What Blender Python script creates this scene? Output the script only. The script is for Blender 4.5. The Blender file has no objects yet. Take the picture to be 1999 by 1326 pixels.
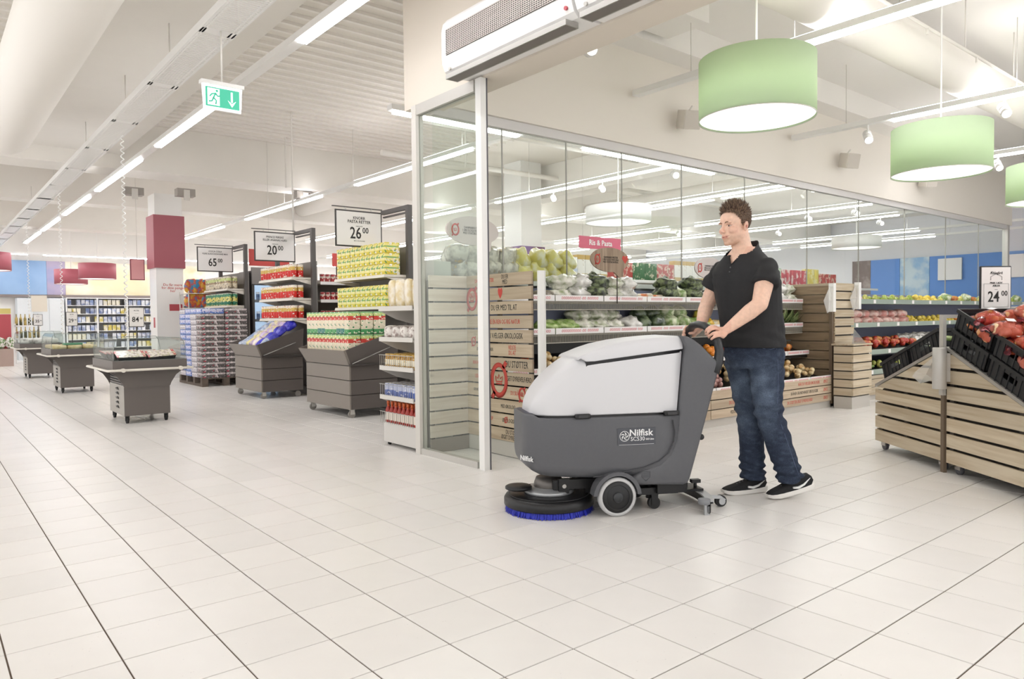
import bpy, bmesh, math, random
from mathutils import Matrix, Vector, noise
sc = bpy.context.scene
COL = sc.collection
RN = random.Random(11)
# ---------------------------------------------------------------- camera
cam = bpy.data.cameras.new('camera'); cam.sensor_width = 36.0; cam.lens = 25.606
cam.clip_start = 0.05; cam.clip_end = 200
co = bpy.data.objects.new('camera', cam); COL.objects.link(co)
r_ = Vector((0.77335672, -0.63388877, -0.0102179)); u_ = Vector((0.02717472, 0.01704261, 0.99948541)); f_ = Vector((0.63338844, 0.77323643, -0.03040576))
CAM = Vector((-1.40748, -2.38286, 1.13233))
m = Matrix((r_, u_, -f_)).transposed().to_4x4(); m.translation = CAM
co.matrix_world = m
sc.camera = co
# ---------------------------------------------------------------- world light and exposure
w = bpy.data.worlds.new('World'); sc.world = w; w.use_nodes = True
bg = w.node_tree.nodes['Background']; bg.inputs[0].default_value = (1.0, 0.99, 0.98, 1); bg.inputs[1].default_value = 1.1
sc.view_settings.view_transform = 'Standard'; sc.view_settings.look = 'None'
sc.view_settings.exposure = 0.23; sc.view_settings.gamma = 1.0; sc.view_settings.use_curve_mapping = False
LAMP = 19.0      # strength of every fluorescent strip
# ---------------------------------------------------------------- materials
MATS = {}
def srgb(c):
    if isinstance(c, str):
        c = c.lstrip('#'); c = tuple(int(c[i:i+2], 16)/255 for i in (0, 2, 4))
    return tuple((x/12.92 if x <= .04045 else ((x+.055)/1.055)**2.4) for x in c[:3]) + (1,)
def mat(name, col, rough=.5, metal=0, var=0, scale=8, emit=0, alpha=1, coat=0, trans=0, spec=.5, rnd=0, bump=0, bscale=40, stretch=(1, 1, 1)):
    if name in MATS: return MATS[name]
    m = bpy.data.materials.new(name); m.use_nodes = True; nt = m.node_tree; b = nt.nodes['Principled BSDF']
    c = srgb(col); b.inputs['Base Color'].default_value = c
    b.inputs['Roughness'].default_value = rough; b.inputs['Metallic'].default_value = metal
    b.inputs['Specular IOR Level'].default_value = spec
    if coat: b.inputs['Coat Weight'].default_value = coat
    if trans: b.inputs['Transmission Weight'].default_value = trans
    if emit:
        b.inputs['Emission Color'].default_value = c; b.inputs['Emission Strength'].default_value = emit
    if alpha < 1: b.inputs['Alpha'].default_value = alpha
    N = nt.nodes.new; L = nt.links.new
    if var or bump:
        tc = N('ShaderNodeTexCoord'); mp = N('ShaderNodeMapping'); mp.inputs['Scale'].default_value = stretch
        L(tc.outputs['Object'], mp.inputs['Vector'])
    last = None
    if var:
        nz = N('ShaderNodeTexNoise'); nz.inputs['Scale'].default_value = scale; nz.inputs['Detail'].default_value = 6
        L(mp.outputs[0], nz.inputs['Vector'])
        mr = N('ShaderNodeMapRange'); mr.inputs['From Min'].default_value = .3; mr.inputs['From Max'].default_value = .7
        mr.inputs['To Min'].default_value = 1-var; mr.inputs['To Max'].default_value = 1+var*.6
        L(nz.outputs[0], mr.inputs['Value']); last = mr.outputs[0]
    if rnd:
        oi = N('ShaderNodeObjectInfo'); m2 = N('ShaderNodeMapRange'); m2.inputs['To Min'].default_value = 1-rnd; m2.inputs['To Max'].default_value = 1+rnd*.5
        L(oi.outputs['Random'], m2.inputs['Value'])
        if last:
            mu = N('ShaderNodeMath'); mu.operation = 'MULTIPLY'; L(last, mu.inputs[0]); L(m2.outputs[0], mu.inputs[1]); last = mu.outputs[0]
        else: last = m2.outputs[0]
    if last:
        mx = N('ShaderNodeVectorMath'); mx.operation = 'SCALE'; mx.inputs[0].default_value = c[:3]
        L(last, mx.inputs['Scale']); L(mx.outputs[0], b.inputs['Base Color'])
    if bump:
        nb = N('ShaderNodeTexNoise'); nb.inputs['Scale'].default_value = bscale; nb.inputs['Detail'].default_value = 4; L(mp.outputs[0], nb.inputs['Vector'])
        bp = N('ShaderNodeBump'); bp.inputs['Strength'].default_value = bump; bp.inputs['Distance'].default_value = .02
        L(nb.outputs[0], bp.inputs['Height']); L(bp.outputs[0], b.inputs['Normal'])
    MATS[name] = m; return m
def band(name, stops, rough=.35, axis='Z', blot=None, bscale=30, metal=0):
    """print bands along one axis of a thing's own box: [(start, colour), ...]; blot adds printed blotches"""
    if name in MATS: return MATS[name]
    m = bpy.data.materials.new(name); m.use_nodes = True; nt = m.node_tree; b = nt.nodes['Principled BSDF']
    N = nt.nodes.new; L = nt.links.new
    tc = N('ShaderNodeTexCoord'); sp = N('ShaderNodeSeparateXYZ'); L(tc.outputs['Generated'], sp.inputs[0])
    cr = N('ShaderNodeValToRGB'); cr.color_ramp.interpolation = 'CONSTANT'; e = cr.color_ramp.elements
    while len(e) > 1: e.remove(e[-1])
    e[0].position = stops[0][0]; e[0].color = srgb(stops[0][1])
    for p, c in stops[1:]:
        k = e.new(p); k.color = srgb(c)
    L(sp.outputs[axis], cr.inputs[0]); out = cr.outputs[0]
    if blot:
        for i, (c, lo, sc_) in enumerate(blot):
            nz = N('ShaderNodeTexNoise'); nz.inputs['Scale'].default_value = sc_; nz.inputs['Detail'].default_value = 1
            mp = N('ShaderNodeMapping'); mp.inputs['Location'].default_value = (i*3.1, i*1.7, 0); L(tc.outputs['Object'], mp.inputs[0]); L(mp.outputs[0], nz.inputs['Vector'])
            gt = N('ShaderNodeMath'); gt.operation = 'GREATER_THAN'; gt.inputs[1].default_value = lo; L(nz.outputs[0], gt.inputs[0])
            mx = N('ShaderNodeMix'); mx.data_type = 'RGBA'; L(gt.outputs[0], mx.inputs['Factor']); L(out, mx.inputs['A']); mx.inputs['B'].default_value = srgb(c)
            out = mx.outputs['Result']
    L(out, b.inputs['Base Color']); b.inputs['Roughness'].default_value = rough; b.inputs['Metallic'].default_value = metal
    MATS[name] = m; return m
def blend(name, a, bcol, scale=6, rough=.5, lo=.45, hi=.55, coat=0, detail=4, alpha=1, third=None, stretch=(1,1,1), rnd=0):
    """two (or three) tone natural colouring by noise"""
    if name in MATS: return MATS[name]
    m = bpy.data.materials.new(name); m.use_nodes = True; nt = m.node_tree; b = nt.nodes['Principled BSDF']
    N = nt.nodes.new; L = nt.links.new
    tc = N('ShaderNodeTexCoord'); mp = N('ShaderNodeMapping'); mp.inputs['Scale'].default_value = stretch; L(tc.outputs['Object'], mp.inputs[0])
    if rnd:
        oi = N('ShaderNodeObjectInfo'); cm = N('ShaderNodeCombineXYZ'); mu = N('ShaderNodeMath'); mu.operation = 'MULTIPLY'; mu.inputs[1].default_value = 30
        L(oi.outputs['Random'], mu.inputs[0])
        for k in range(3): L(mu.outputs[0], cm.inputs[k])
        L(cm.outputs[0], mp.inputs['Location'])
    nz = N('ShaderNodeTexNoise'); nz.inputs['Scale'].default_value = scale; nz.inputs['Detail'].default_value = detail; L(mp.outputs[0], nz.inputs['Vector'])
    cr = N('ShaderNodeValToRGB'); e = cr.color_ramp.elements; e[0].position = lo; e[0].color = srgb(a); e[1].position = hi; e[1].color = srgb(bcol)
    if third:
        k = e.new(min(hi+.1, .98)); k.color = srgb(third)
    L(nz.outputs[0], cr.inputs[0]); L(cr.outputs[0], b.inputs['Base Color']); b.inputs['Roughness'].default_value = rough
    if coat: b.inputs['Coat Weight'].default_value = coat; b.inputs['Coat Roughness'].default_value = .1
    if alpha < 1: b.inputs['Alpha'].default_value = alpha
    MATS[name] = m; return m
def clear(name, col, fac, rough=.02, gloss=1.0, body=None):
    """thin transparent sheet: see-through, Fresnel reflection, fac = share of milky scatter"""
    if name in MATS: return MATS[name]
    m = bpy.data.materials.new(name); m.use_nodes = True; nt = m.node_tree; nt.nodes.clear()
    N = nt.nodes.new; L = nt.links.new
    o = N('ShaderNodeOutputMaterial'); t = N('ShaderNodeBsdfTransparent'); t.inputs[0].default_value = srgb(col)
    d = N('ShaderNodeBsdfDiffuse'); d.inputs[0].default_value = srgb(body or col)
    m1 = N('ShaderNodeMixShader'); m1.inputs[0].default_value = fac; L(t.outputs[0], m1.inputs[1]); L(d.outputs[0], m1.inputs[2])
    g = N('ShaderNodeBsdfGlossy'); g.inputs['Roughness'].default_value = rough
    fr = N('ShaderNodeFresnel'); fr.inputs[0].default_value = 1.3; mu = N('ShaderNodeMath'); mu.operation = 'MULTIPLY'; mu.inputs[1].default_value = gloss; L(fr.outputs[0], mu.inputs[0])
    m2 = N('ShaderNodeMixShader'); L(mu.outputs[0], m2.inputs[0]); L(m1.outputs[0], m2.inputs[1]); L(g.outputs[0], m2.inputs[2]); L(m2.outputs[0], o.inputs[0])
    MATS[name] = m; return m
def wood(name, a, bcol, rough=.6, axis=0):
    if name in MATS: return MATS[name]
    m = bpy.data.materials.new(name); m.use_nodes = True; nt = m.node_tree; b = nt.nodes['Principled BSDF']
    N = nt.nodes.new; L = nt.links.new
    tc = N('ShaderNodeTexCoord'); mp = N('ShaderNodeMapping'); s = [26, 26, 26]; s[axis] = 1.6; mp.inputs['Scale'].default_value = s
    oi = N('ShaderNodeObjectInfo'); cm = N('ShaderNodeCombineXYZ'); mu = N('ShaderNodeMath'); mu.operation = 'MULTIPLY'; mu.inputs[1].default_value = 50
    L(oi.outputs['Random'], mu.inputs[0]); L(mu.outputs[0], cm.inputs[0]); L(mu.outputs[0], cm.inputs[1]); L(cm.outputs[0], mp.inputs['Location'])
    L(tc.outputs['Object'], mp.inputs[0])
    nz = N('ShaderNodeTexNoise'); nz.inputs['Scale'].default_value = 1.0; nz.inputs['Detail'].default_value = 5; nz.inputs['Distortion'].default_value = .6; L(mp.outputs[0], nz.inputs['Vector'])
    cr = N('ShaderNodeValToRGB'); e = cr.color_ramp.elements; e[0].position = .3; e[0].color = srgb(a); e[1].position = .68; e[1].color = srgb(bcol)
    L(nz.outputs[0], cr.inputs[0])
    # knots
    vo = N('ShaderNodeTexVoronoi'); vo.inputs['Scale'].default_value = 2.6; m3 = N('ShaderNodeMapping'); s3 = [1.6]*3; s3[axis] = .8; m3.inputs['Scale'].default_value = s3
    L(cm.outputs[0], m3.inputs['Location']); L(tc.outputs['Object'], m3.inputs[0]); L(m3.outputs[0], vo.inputs['Vector'])
    kn = N('ShaderNodeMapRange'); kn.inputs['From Min'].default_value = .02; kn.inputs['From Max'].default_value = .09; kn.inputs['To Min'].default_value = .62; kn.inputs['To Max'].default_value = 1; L(vo.outputs['Distance'], kn.inputs['Value'])
    rr = N('ShaderNodeMapRange'); rr.inputs['To Min'].default_value = .86; rr.inputs['To Max'].default_value = 1.08; L(oi.outputs['Random'], rr.inputs['Value'])
    mm = N('ShaderNodeMath'); mm.operation = 'MULTIPLY'; L(kn.outputs[0], mm.inputs[0]); L(rr.outputs[0], mm.inputs[1])
    sv = N('ShaderNodeVectorMath'); sv.operation = 'SCALE'; L(cr.outputs[0], sv.inputs[0]); L(mm.outputs[0], sv.inputs['Scale'])
    L(sv.outputs[0], b.inputs['Base Color']); b.inputs['Roughness'].default_value = rough; b.inputs['Specular IOR Level'].default_value = .3
    MATS[name] = m; return m
# ---------------------------------------------------------------- mesh helpers
class MB:
    def __init__(s): s.v = []; s.f = []; s.m = []; s.sm = []; s.cur = 0
    def add(s, vs, fs, M=None, smooth=False):
        o = len(s.v)
        s.v += [tuple(M @ Vector(q)) if M else tuple(q) for q in vs]
        for q in fs: s.f.append(tuple(i+o for i in q)); s.m.append(s.cur); s.sm.append(smooth)
        return s
    def box(s, x0, x1, y0, y1, z0, z1, M=None):
        return s.add([(x0,y0,z0),(x1,y0,z0),(x1,y1,z0),(x0,y1,z0),(x0,y0,z1),(x1,y0,z1),(x1,y1,z1),(x0,y1,z1)],
                     [(0,3,2,1),(4,5,6,7),(0,1,5,4),(1,2,6,5),(2,3,7,6),(3,0,4,7)], M)
    def cbox(s, x0, x1, y0, y1, z0, z1, c, M=None):
        """box with chamfered edges"""
        X, Y, Z = (x0, x0+c, x1-c, x1), (y0, y0+c, y1-c, y1), (z0, z0+c, z1-c, z1)
        bm = bmesh.new(); bmesh.ops.create_cube(bm, size=1)
        bmesh.ops.scale(bm, vec=(x1-x0, y1-y0, z1-z0), verts=bm.verts); bmesh.ops.translate(bm, vec=((x0+x1)/2, (y0+y1)/2, (z0+z1)/2), verts=bm.verts)
        bmesh.ops.bevel(bm, geom=bm.edges[:], offset=c, segments=2, affect='EDGES', profile=.5)
        s.bm(bm, M, True); return s
    def bm(s, bm, M=None, smooth=False):
        bm.verts.index_update()
        s.add([v.co.copy() for v in bm.verts], [[v.index for v in f.verts] for f in bm.faces], M, smooth); bm.free(); return s
    def cyl(s, p0, p1, r0, r1=None, n=12, caps=True, smooth=True):
        r1 = r0 if r1 is None else r1; p0, p1 = Vector(p0), Vector(p1); d = (p1-p0).normalized()
        a = d.orthogonal().normalized(); b = d.cross(a); vs = []
        for p, r in ((p0, r0), (p1, r1)):
            for i in range(n):
                t = 2*math.pi*i/n; vs.append(p+(a*math.cos(t)+b*math.sin(t))*r)
        s.add(vs, [(i, (i+1) % n, n+(i+1) % n, n+i) for i in range(n)], None, smooth)
        if caps: s.add(vs, [tuple(range(n-1, -1, -1)), tuple(range(n, 2*n))])
        return s
    def tube(s, pts, r, n=8, closed=False, caps=True):
        P = [Vector(p) for p in pts]; N = len(P); vs = []; prev = None
        for i, p in enumerate(P):
            if closed: d = P[(i+1) % N]-P[i-1]
            else: d = P[min(i+1, N-1)]-P[max(i-1, 0)]
            d.normalize()
            if prev is None: a = d.orthogonal().normalized()
            else: a = (prev-d*prev.dot(d)); a = a.normalized() if a.length > 1e-6 else d.orthogonal().normalized()
            prev = a; b = d.cross(a); rr = r[i] if isinstance(r, (list, tuple)) else r
            for k in range(n):
                t = 2*math.pi*k/n; vs.append(p+(a*math.cos(t)+b*math.sin(t))*rr)
        fs = []
        for i in range(N if closed else N-1):
            j = (i+1) % N
            for k in range(n): fs.append((i*n+k, i*n+(k+1) % n, j*n+(k+1) % n, j*n+k))
        s.add(vs, fs, None, True)
        if caps and not closed: s.add(vs, [tuple(range(n-1, -1, -1)), tuple(range((N-1)*n, N*n))])
        return s
    def lathe(s, prof, n=16, M=None, sx=1, sy=1, smooth=True, caps=True):
        vs = []; fs = []
        for r, z in prof:
            for k in range(n):
                t = 2*math.pi*k/n; vs.append((r*math.cos(t)*sx, r*math.sin(t)*sy, z))
        for i in range(len(prof)-1):
            for k in range(n): fs.append((i*n+k, i*n+(k+1) % n, (i+1)*n+(k+1) % n, (i+1)*n+k))
        if caps and prof[0][0] > 1e-5: fs.append(tuple(range(n-1, -1, -1)))
        if caps and prof[-1][0] > 1e-5: fs.append(tuple(range((len(prof)-1)*n, len(prof)*n)))
        return s.add(vs, fs, M, smooth)
    def prism(s, poly, d0, d1, plane='xz', M=None, smooth=False):
        n = len(poly)
        def P(a, b, d): return (a, d, b) if plane == 'xz' else ((d, a, b) if plane == 'yz' else (a, b, d))
        vs = [P(a, b, d0) for a, b in poly]+[P(a, b, d1) for a, b in poly]
        return s.add(vs, [tuple(range(n-1, -1, -1)), tuple(range(n, 2*n))]+[(i, (i+1) % n, n+(i+1) % n, n+i) for i in range(n)], M, smooth)
    def ell(s, c, r, nu=12, nv=8, M=None):
        vs = []; fs = []
        for j in range(nv+1):
            p = math.pi*j/nv
            for i in range(nu):
                t = 2*math.pi*i/nu; vs.append((c[0]+r[0]*math.sin(p)*math.cos(t), c[1]+r[1]*math.sin(p)*math.sin(t), c[2]-r[2]*math.cos(p)))
        for j in range(nv):
            for i in range(nu): fs.append((j*nu+i, j*nu+(i+1) % nu, (j+1)*nu+(i+1) % nu, (j+1)*nu+i))
        return s.add(vs, fs, M, True)
    def mesh(s, name, mats):
        me = bpy.data.meshes.new(name); me.from_pydata(s.v, [], s.f)
        if not isinstance(mats, (list, tuple)): mats = [mats]
        for q in mats: me.materials.append(q)
        me.polygons.foreach_set('material_index', s.m); me.polygons.foreach_set('use_smooth', s.sm)
        bm = bmesh.new(); bm.from_mesh(me); bmesh.ops.remove_doubles(bm, verts=bm.verts, dist=1e-6); bmesh.ops.recalc_face_normals(bm, faces=bm.faces); bm.to_mesh(me); bm.free()
        me.update(); return me
    def build(s, name, mats, parent=None, loc=(0,0,0), rot=None):
        return ob(name, s.mesh(name, mats), parent, loc, rot)
def ob(name, me, parent=None, loc=(0,0,0), rot=None):
    o = bpy.data.objects.new(name, me); COL.objects.link(o); o.location = loc
    if rot is not None: o.rotation_euler = rot
    if parent: o.parent = parent
    return o
def tag(o, label=None, cat=None, group=None, kind=None):
    if label: o['label'] = label
    if cat: o['category'] = cat
    if group: o['group'] = group
    if kind: o['kind'] = kind
    return o
def thing(name, label, cat, loc=(0,0,0), rz=0, group=None):
    o = bpy.data.objects.new(name, None); COL.objects.link(o); o.location = loc; o.rotation_euler = (0, 0, rz); o.empty_display_size = .1
    return tag(o, label, cat, group)
def dup(root, loc, rot=None, label=None, group=None, scale=None):
    r = root.copy(); COL.objects.link(r); r.location = loc
    if rot is not None: r.rotation_euler = rot if isinstance(rot, (tuple, list)) else (0, 0, rot)
    if scale: r.scale = scale if isinstance(scale, (tuple, list)) else (scale,)*3
    if label: r['label'] = label
    if group: r['group'] = group
    for ch in KIDS.get(root.name) or list(root.children):
        c = ch.copy(); COL.objects.link(c); c.parent = r
        for g in list(ch.children):
            d = g.copy(); COL.objects.link(d); d.parent = c
    return r
KIDS = {}
_bc = {}
def pbox(name, size, loc, mt, parent=None, rot=None, ch=0):
    """a box part whose mesh is shared by alike pieces; loc is its centre"""
    k = (tuple(round(q, 4) for q in size), mt.name, ch)
    if k not in _bc:
        b = MB(); x, y, z = (q/2 for q in size)
        (b.cbox(-x, x, -y, y, -z, z, ch) if ch else b.box(-x, x, -y, y, -z, z)); _bc[k] = b.mesh(name, mt)
    return ob(name, _bc[k], parent, loc, rot)
_tc = {}
def text(name, s, size, mt, parent, loc, rot=(math.pi/2, 0, 0), ex=.001, al='CENTER', sx=1, bold=0):
    """flat printed lettering as a thin mesh"""
    k = (s, size, mt.name, ex, al, sx, bold)
    if k not in _tc:
        c = bpy.data.curves.new('t', 'FONT'); c.body = s; c.size = size; c.extrude = ex; c.align_x = al; c.align_y = 'CENTER'; c.resolution_u = 2; c.offset = bold; c.space_line = .85
        o = bpy.data.objects.new('t', c); COL.objects.link(o)
        dg = bpy.context.evaluated_depsgraph_get(); me = bpy.data.meshes.new_from_object(o.evaluated_get(dg)); me.name = name
        me.materials.clear(); me.materials.append(mt)
        for p in me.polygons: p.material_index = 0
        if sx != 1:
            for v in me.vertices: v.co.x *= sx
        COL.objects.unlink(o); bpy.data.objects.remove(o); bpy.data.curves.remove(c); _tc[k] = me
    return ob(name, _tc[k], parent, loc, rot)
ORD = 'first second third fourth fifth sixth seventh eighth ninth tenth eleventh twelfth thirteenth fourteenth fifteenth sixteenth seventeenth'.split()
def struct(o): o['kind'] = 'structure'; return o
ROTX = (math.pi/2, 0, 0)                     # text plane facing -Y
ROTW = (math.pi/2, 0, -math.pi/2)            # text plane facing -X
def pix(x, y, z=None):
    """seen size helper: distance of a world point from the camera axis"""
    d = Vector((x, y, z or 0))-CAM; k = d.dot(f_); return (1000+1422*d.dot(r_)/k, 663-1422*d.dot(u_)/k, k)
# colours
white = mat('white_paint', '#f3f0eb', .6)
whitem = mat('white_metal', '#f2f1ee', .35)
offwhite = mat('cream_paint', '#efebe4', .7, var=.02, scale=2)
greym = mat('grey_metal', '#c9c6c0', .4, .2)
lgrey = mat('light_grey_metal', '#d9d5ce', .4)
steel = mat('brushed_steel', '#b8b6b2', .3, .8)
dark = mat('dark_grey', '#4a4745', .5)
charc = mat('charcoal_laminate', '#5d5753', .45)
black = mat('black_plastic', '#1c1c1d', .4)
rubber = mat('rubber', '#2a2a2b', .7)
redp = mat('red_paint', '#b9525a', .5)
ink = mat('black_print', '#2c2a28', .7)
redink = mat('red_print', '#c4493f', .7)
pinkink = mat('pink_print', '#e0868c', .7)
paper = mat('white_card', '#f2efec', .6)
lit = mat('lit_tube', '#fdfcff', .4, emit=LAMP)
up_fill = mat('added_uplight', '#fdfcff', .4, emit=LAMP*.45)  # uplight glow added to brighten the ceiling
up_fill_strong = mat('added_uplight_strong', '#fdfcff', .4, emit=LAMP*.5)  # added uplight for the produce hall ceiling
glass = clear('pane_glass', '#fbfefc', .004, gloss=.16)
# ================================================================ SETTING
XG, YB = 1.85, 2.81          # the entrance wall and the long glass wall
ZC = 4.4
# floor
TX, TY = .3, .306
fl = struct(MB().box(-7, 26, -7, 26, -.12, -.004).build('floor', mat('grout', '#64564a', .9)))
tilem = mat('cream_tile', '#edeae6', .3, var=.035, scale=3, rnd=.035, spec=.45, bump=0)
def speckle(m):
    nt = m.node_tree; N = nt.nodes.new; L = nt.links.new; b = nt.nodes['Principled BSDF']
    src = b.inputs['Base Color'].links[0].from_socket
    ge = N('ShaderNodeNewGeometry'); v = N('ShaderNodeTexVoronoi'); v.inputs['Scale'].default_value = 34; L(ge.outputs['Position'], v.inputs['Vector'])
    mr = N('ShaderNodeMapRange'); mr.inputs['From Min'].default_value = .05; mr.inputs['From Max'].default_value = .1; mr.inputs['To Min'].default_value = .82; L(v.outputs['Distance'], mr.inputs[0])
    nz = N('ShaderNodeTexNoise'); nz.inputs['Scale'].default_value = 3; L(ge.outputs['Position'], nz.inputs['Vector'])
    m2 = N('ShaderNodeMapRange'); m2.inputs['From Min'].default_value = .5; m2.inputs['From Max'].default_value = .62; L(nz.outputs[0], m2.inputs[0])
    mm = N('ShaderNodeMix'); mm.data_type = 'FLOAT'; L(m2.outputs[0], mm.inputs['Factor']); mm.inputs['A'].default_value = 1; L(mr.outputs[0], mm.inputs['B'])
    sv = N('ShaderNodeVectorMath'); sv.operation = 'SCALE'; L(src, sv.inputs[0]); L(mm.outputs['Result'], sv.inputs['Scale']); L(sv.outputs[0], b.inputs['Base Color'])
speckle(tilem)
def tile_geo(b, x, y):
    g = .0028; c = .0012; x0, x1, y0, y1 = x+g, x+TX-g, y+g, y+TY-g
    b.add([(x0,y0,-.01),(x1,y0,-.01),(x1,y1,-.01),(x0,y1,-.01),(x0,y0,-c),(x1,y0,-c),(x1,y1,-c),(x0,y1,-c),(x0+c,y0+c,0),(x1-c,y0+c,0),(x1-c,y1-c,0),(x0+c,y1-c,0)],
          [(0,1,5,4),(1,2,6,5),(2,3,7,6),(3,0,4,7),(4,5,9,8),(5,6,10,9),(6,7,11,10),(7,4,8,11),(8,9,10,11)])
cand = []; rest = []
for i in range(-23, 86):
    for j in range(-22, 85):
        x, y = i*TX, j*TY; p = pix(x+TX/2, y+TY/2) if (Vector((x, y, 0))-CAM).dot(f_) > .6 else (-999, 0, 99)
        (cand if (-60 < p[0] < 2060 and p[1] < 1380) else rest).append((p[2], x, y))
cand.sort()
tb = MB(); tile_geo(tb, 0, 0); tme = tb.mesh('tile', tilem)
for d, x, y in cand[:300]: ob('tile', tme, fl, (x, y, 0))
b = MB()
for d, x, y in cand[300:]+rest: tile_geo(b, x, y)
tag(b.build('tiles', tilem, fl), kind='stuff')
# ceiling: ribbed deck, soffit, beams
ce = struct(MB().box(-7, 26, -5, 26, ZC, ZC+.15).build('ceiling', mat('deck_paint', '#e8e3da', .8)))
ribm = mat('deck_rib_paint', '#efebe4', .7)
rb = MB().box(-3.6, 4.7, -.02, .02, -.035, 0).mesh('rib', ribm)
for k in range(48): ob('rib', rb, ce, (2.5, -.6+k*.24, ZC))
rb2 = MB().box(-9, 9, -.02, .02, -.035, 0).mesh('rib', ribm)
for k in range(26): ob('rib', rb2, ce, (17, 11.6+k*.48, ZC))
def sbox(name, x0, x1, y0, y1, z0, z1, mt=white): return struct(MB().box(x0, x1, y0, y1, z0, z1).build(name, mt))
sbox('trim_1', -.1, 1.25, -5, 10.9, 3.85, ZC-.002, offwhite)             # soffit above the first light row
sbox('trim_2', -7, 24.6, 10.9, 11.6, 3.62, ZC-.002, offwhite)               # cross beams
sbox('trim_3', -7, 24.6, 15.2, 15.7, 3.62, ZC-.002, offwhite)
sbox('trim_4', -7, 24.6, 19.6, 20.2, 3.55, ZC-.002, offwhite)
sbox('trim_5', 9.2, 9.7, 3.0, 10.9, 3.7, ZC-.002, offwhite)
# bulkheads
b = MB().box(1.85, 2.1, -5, 3.0, 2.885, ZC-.001); struct(b.build('wall_entrance', mat('beige_wall', '#e2d9cc', .65)))
struct(MB().box(2.1, 16.2, YB-.06, 3.0, 2.925, ZC-.001).build('wall_glass_header', mat('header_wall', '#ece6dc', .65)))
struct(MB().box(2.1, 25, -5, YB-.06, 4.2, ZC-.002).build('ceiling_produce_hall', white))
sbox('trim_6', 2.1, 4.6, 1.9, 2.4, 3.95, 4.199, white)
sbox('trim_7', 2.1, 16, 2.45, YB-.06, 3.9, 4.199, white)
# far walls
struct(MB().box(-7, 26, 24.3, 24.5, 0, ZC-.001).build('wall_back', mat('back_wall', '#eeebe6', .7)))
struct(MB().box(24.7, 24.9, -5, 24.3, 0, ZC-.002).build('wall_right', mat('right_wall', '#e6e6ea', .7)))
struct(MB().box(16.2, 24.7, -5, -4.8, 0, ZC-.003).build('wall_near', white))
# blue / purple / yellow frieze panels above the dairy wall
def frieze(label, x0, x1, col, cat='wall panel'):
    o = MB().box(x0, x1, 24.2, 24.29, 1.98, 3.02).build('frieze_panel', col); tag(o, label, cat); return o
frieze('pale blue frieze panel at far left of back wall', -2.5, 1.78, blend('frieze_blue', '#7fa3d0', '#a9c6e4', .6, .5, .35, .7))
frieze('lilac grey frieze panel between blue and yellow panels', 1.785, 2.28, blend('frieze_lilac', '#9d9fc4', '#b4a9c2', .8, .5))
frieze('pale yellow frieze panel with soft food picture above dairy', 2.285, 6.5, blend('frieze_yellow', '#eadfba', '#f4eedd', .9, .5, .4, .6, third='#e3d2a2'))
struct(MB().box(-2.6, 6.6, 24.12, 24.29, 1.9, 1.975).build('trim_8', mat('frieze_rail', '#8a7f7c', .5)))
# glass return panel beside the entrance, its frame and posts
gl = struct(MB().box(XG-.006, XG+.006, 1.985, 2.77, .05, 2.80).build('window_1', glass))
MB().box(XG-.03, XG+.03, 1.975, 2.79, 2.80, 2.884).build('top_rail', greym, gl)
MB().box(XG-.025, XG+.025, 1.985, 2.77, 0, .05).build('bottom_rail', greym, gl)
MB().box(XG-.035, XG+.035, 2.77, 2.84, 0, 2.884).build('mullion', lgrey, gl)
MB().box(XG-.008, XG+.008, 1.972, 1.985, .0, 2.80).build('edge_seal', mat('green_glass_edge', '#6f8078', .3), gl)
dp = struct(MB().box(XG-.03, XG+.02, 1.89, 1.955, 0, 2.884).build('door_1', whitem))
MB().box(XG+.0205, XG+.032, 1.888, 1.95, 0, 2.884).build('door_seal', mat('dark_seal', '#5d5a60', .5), dp)
# the long glass wall: panes with slim joints
gw = struct(MB().box(2.0, 16.05, YB-.03, YB+.03, 2.84, 2.924).build('window_2', mat('header_rail', '#d9d6d4', .4)))
XS = [2.0, 2.75, 3.55, 4.35, 5.35, 6.6, 8.1, 9.6, 11.2, 12.9, 14.5, 16.0]
for a, c in zip(XS[:-1], XS[1:]):
    MB().box(a+.004, c-.004, YB-.005, YB+.005, .1, 2.84).build('pane', glass, gw)
    MB().box(c-.004, c+.004, YB-.007, YB+.007, .1, 2.84).build('joint', mat('pane_joint', '#a7a39c', .4), gw)
MB().box(15.99, 16.09, YB-.05, YB+.05, 0, 2.924).build('end_post', greym, gw)
# white column with red box
c = thing('column', 'white square column with a dark red box around its upper half', 'column', (2.5, 13.25, 0)); c['kind'] = 'structure'; del c['category']
MB().box(-.25, .25, -.25, .25, 0, 3.619).build('shaft', whitem, c)
MB().box(-.285, .285, -.285, .285, 2.17, 3.2).build('red_cladding', mat('column_red', '#a55d66', .5), c)
MB().box(-.02, .22, -.256, -.251, 1.33, 1.46).build('red_notice', redp, c)
MB().box(-.256, -.251, -.1, 0, 1.0, 1.2).build('red_notice', redp, c)
text('lettering', 'Du får mere\nfor dine penge\nher', .07, redink, c, (.05, -.2515, 1.78))
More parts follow.
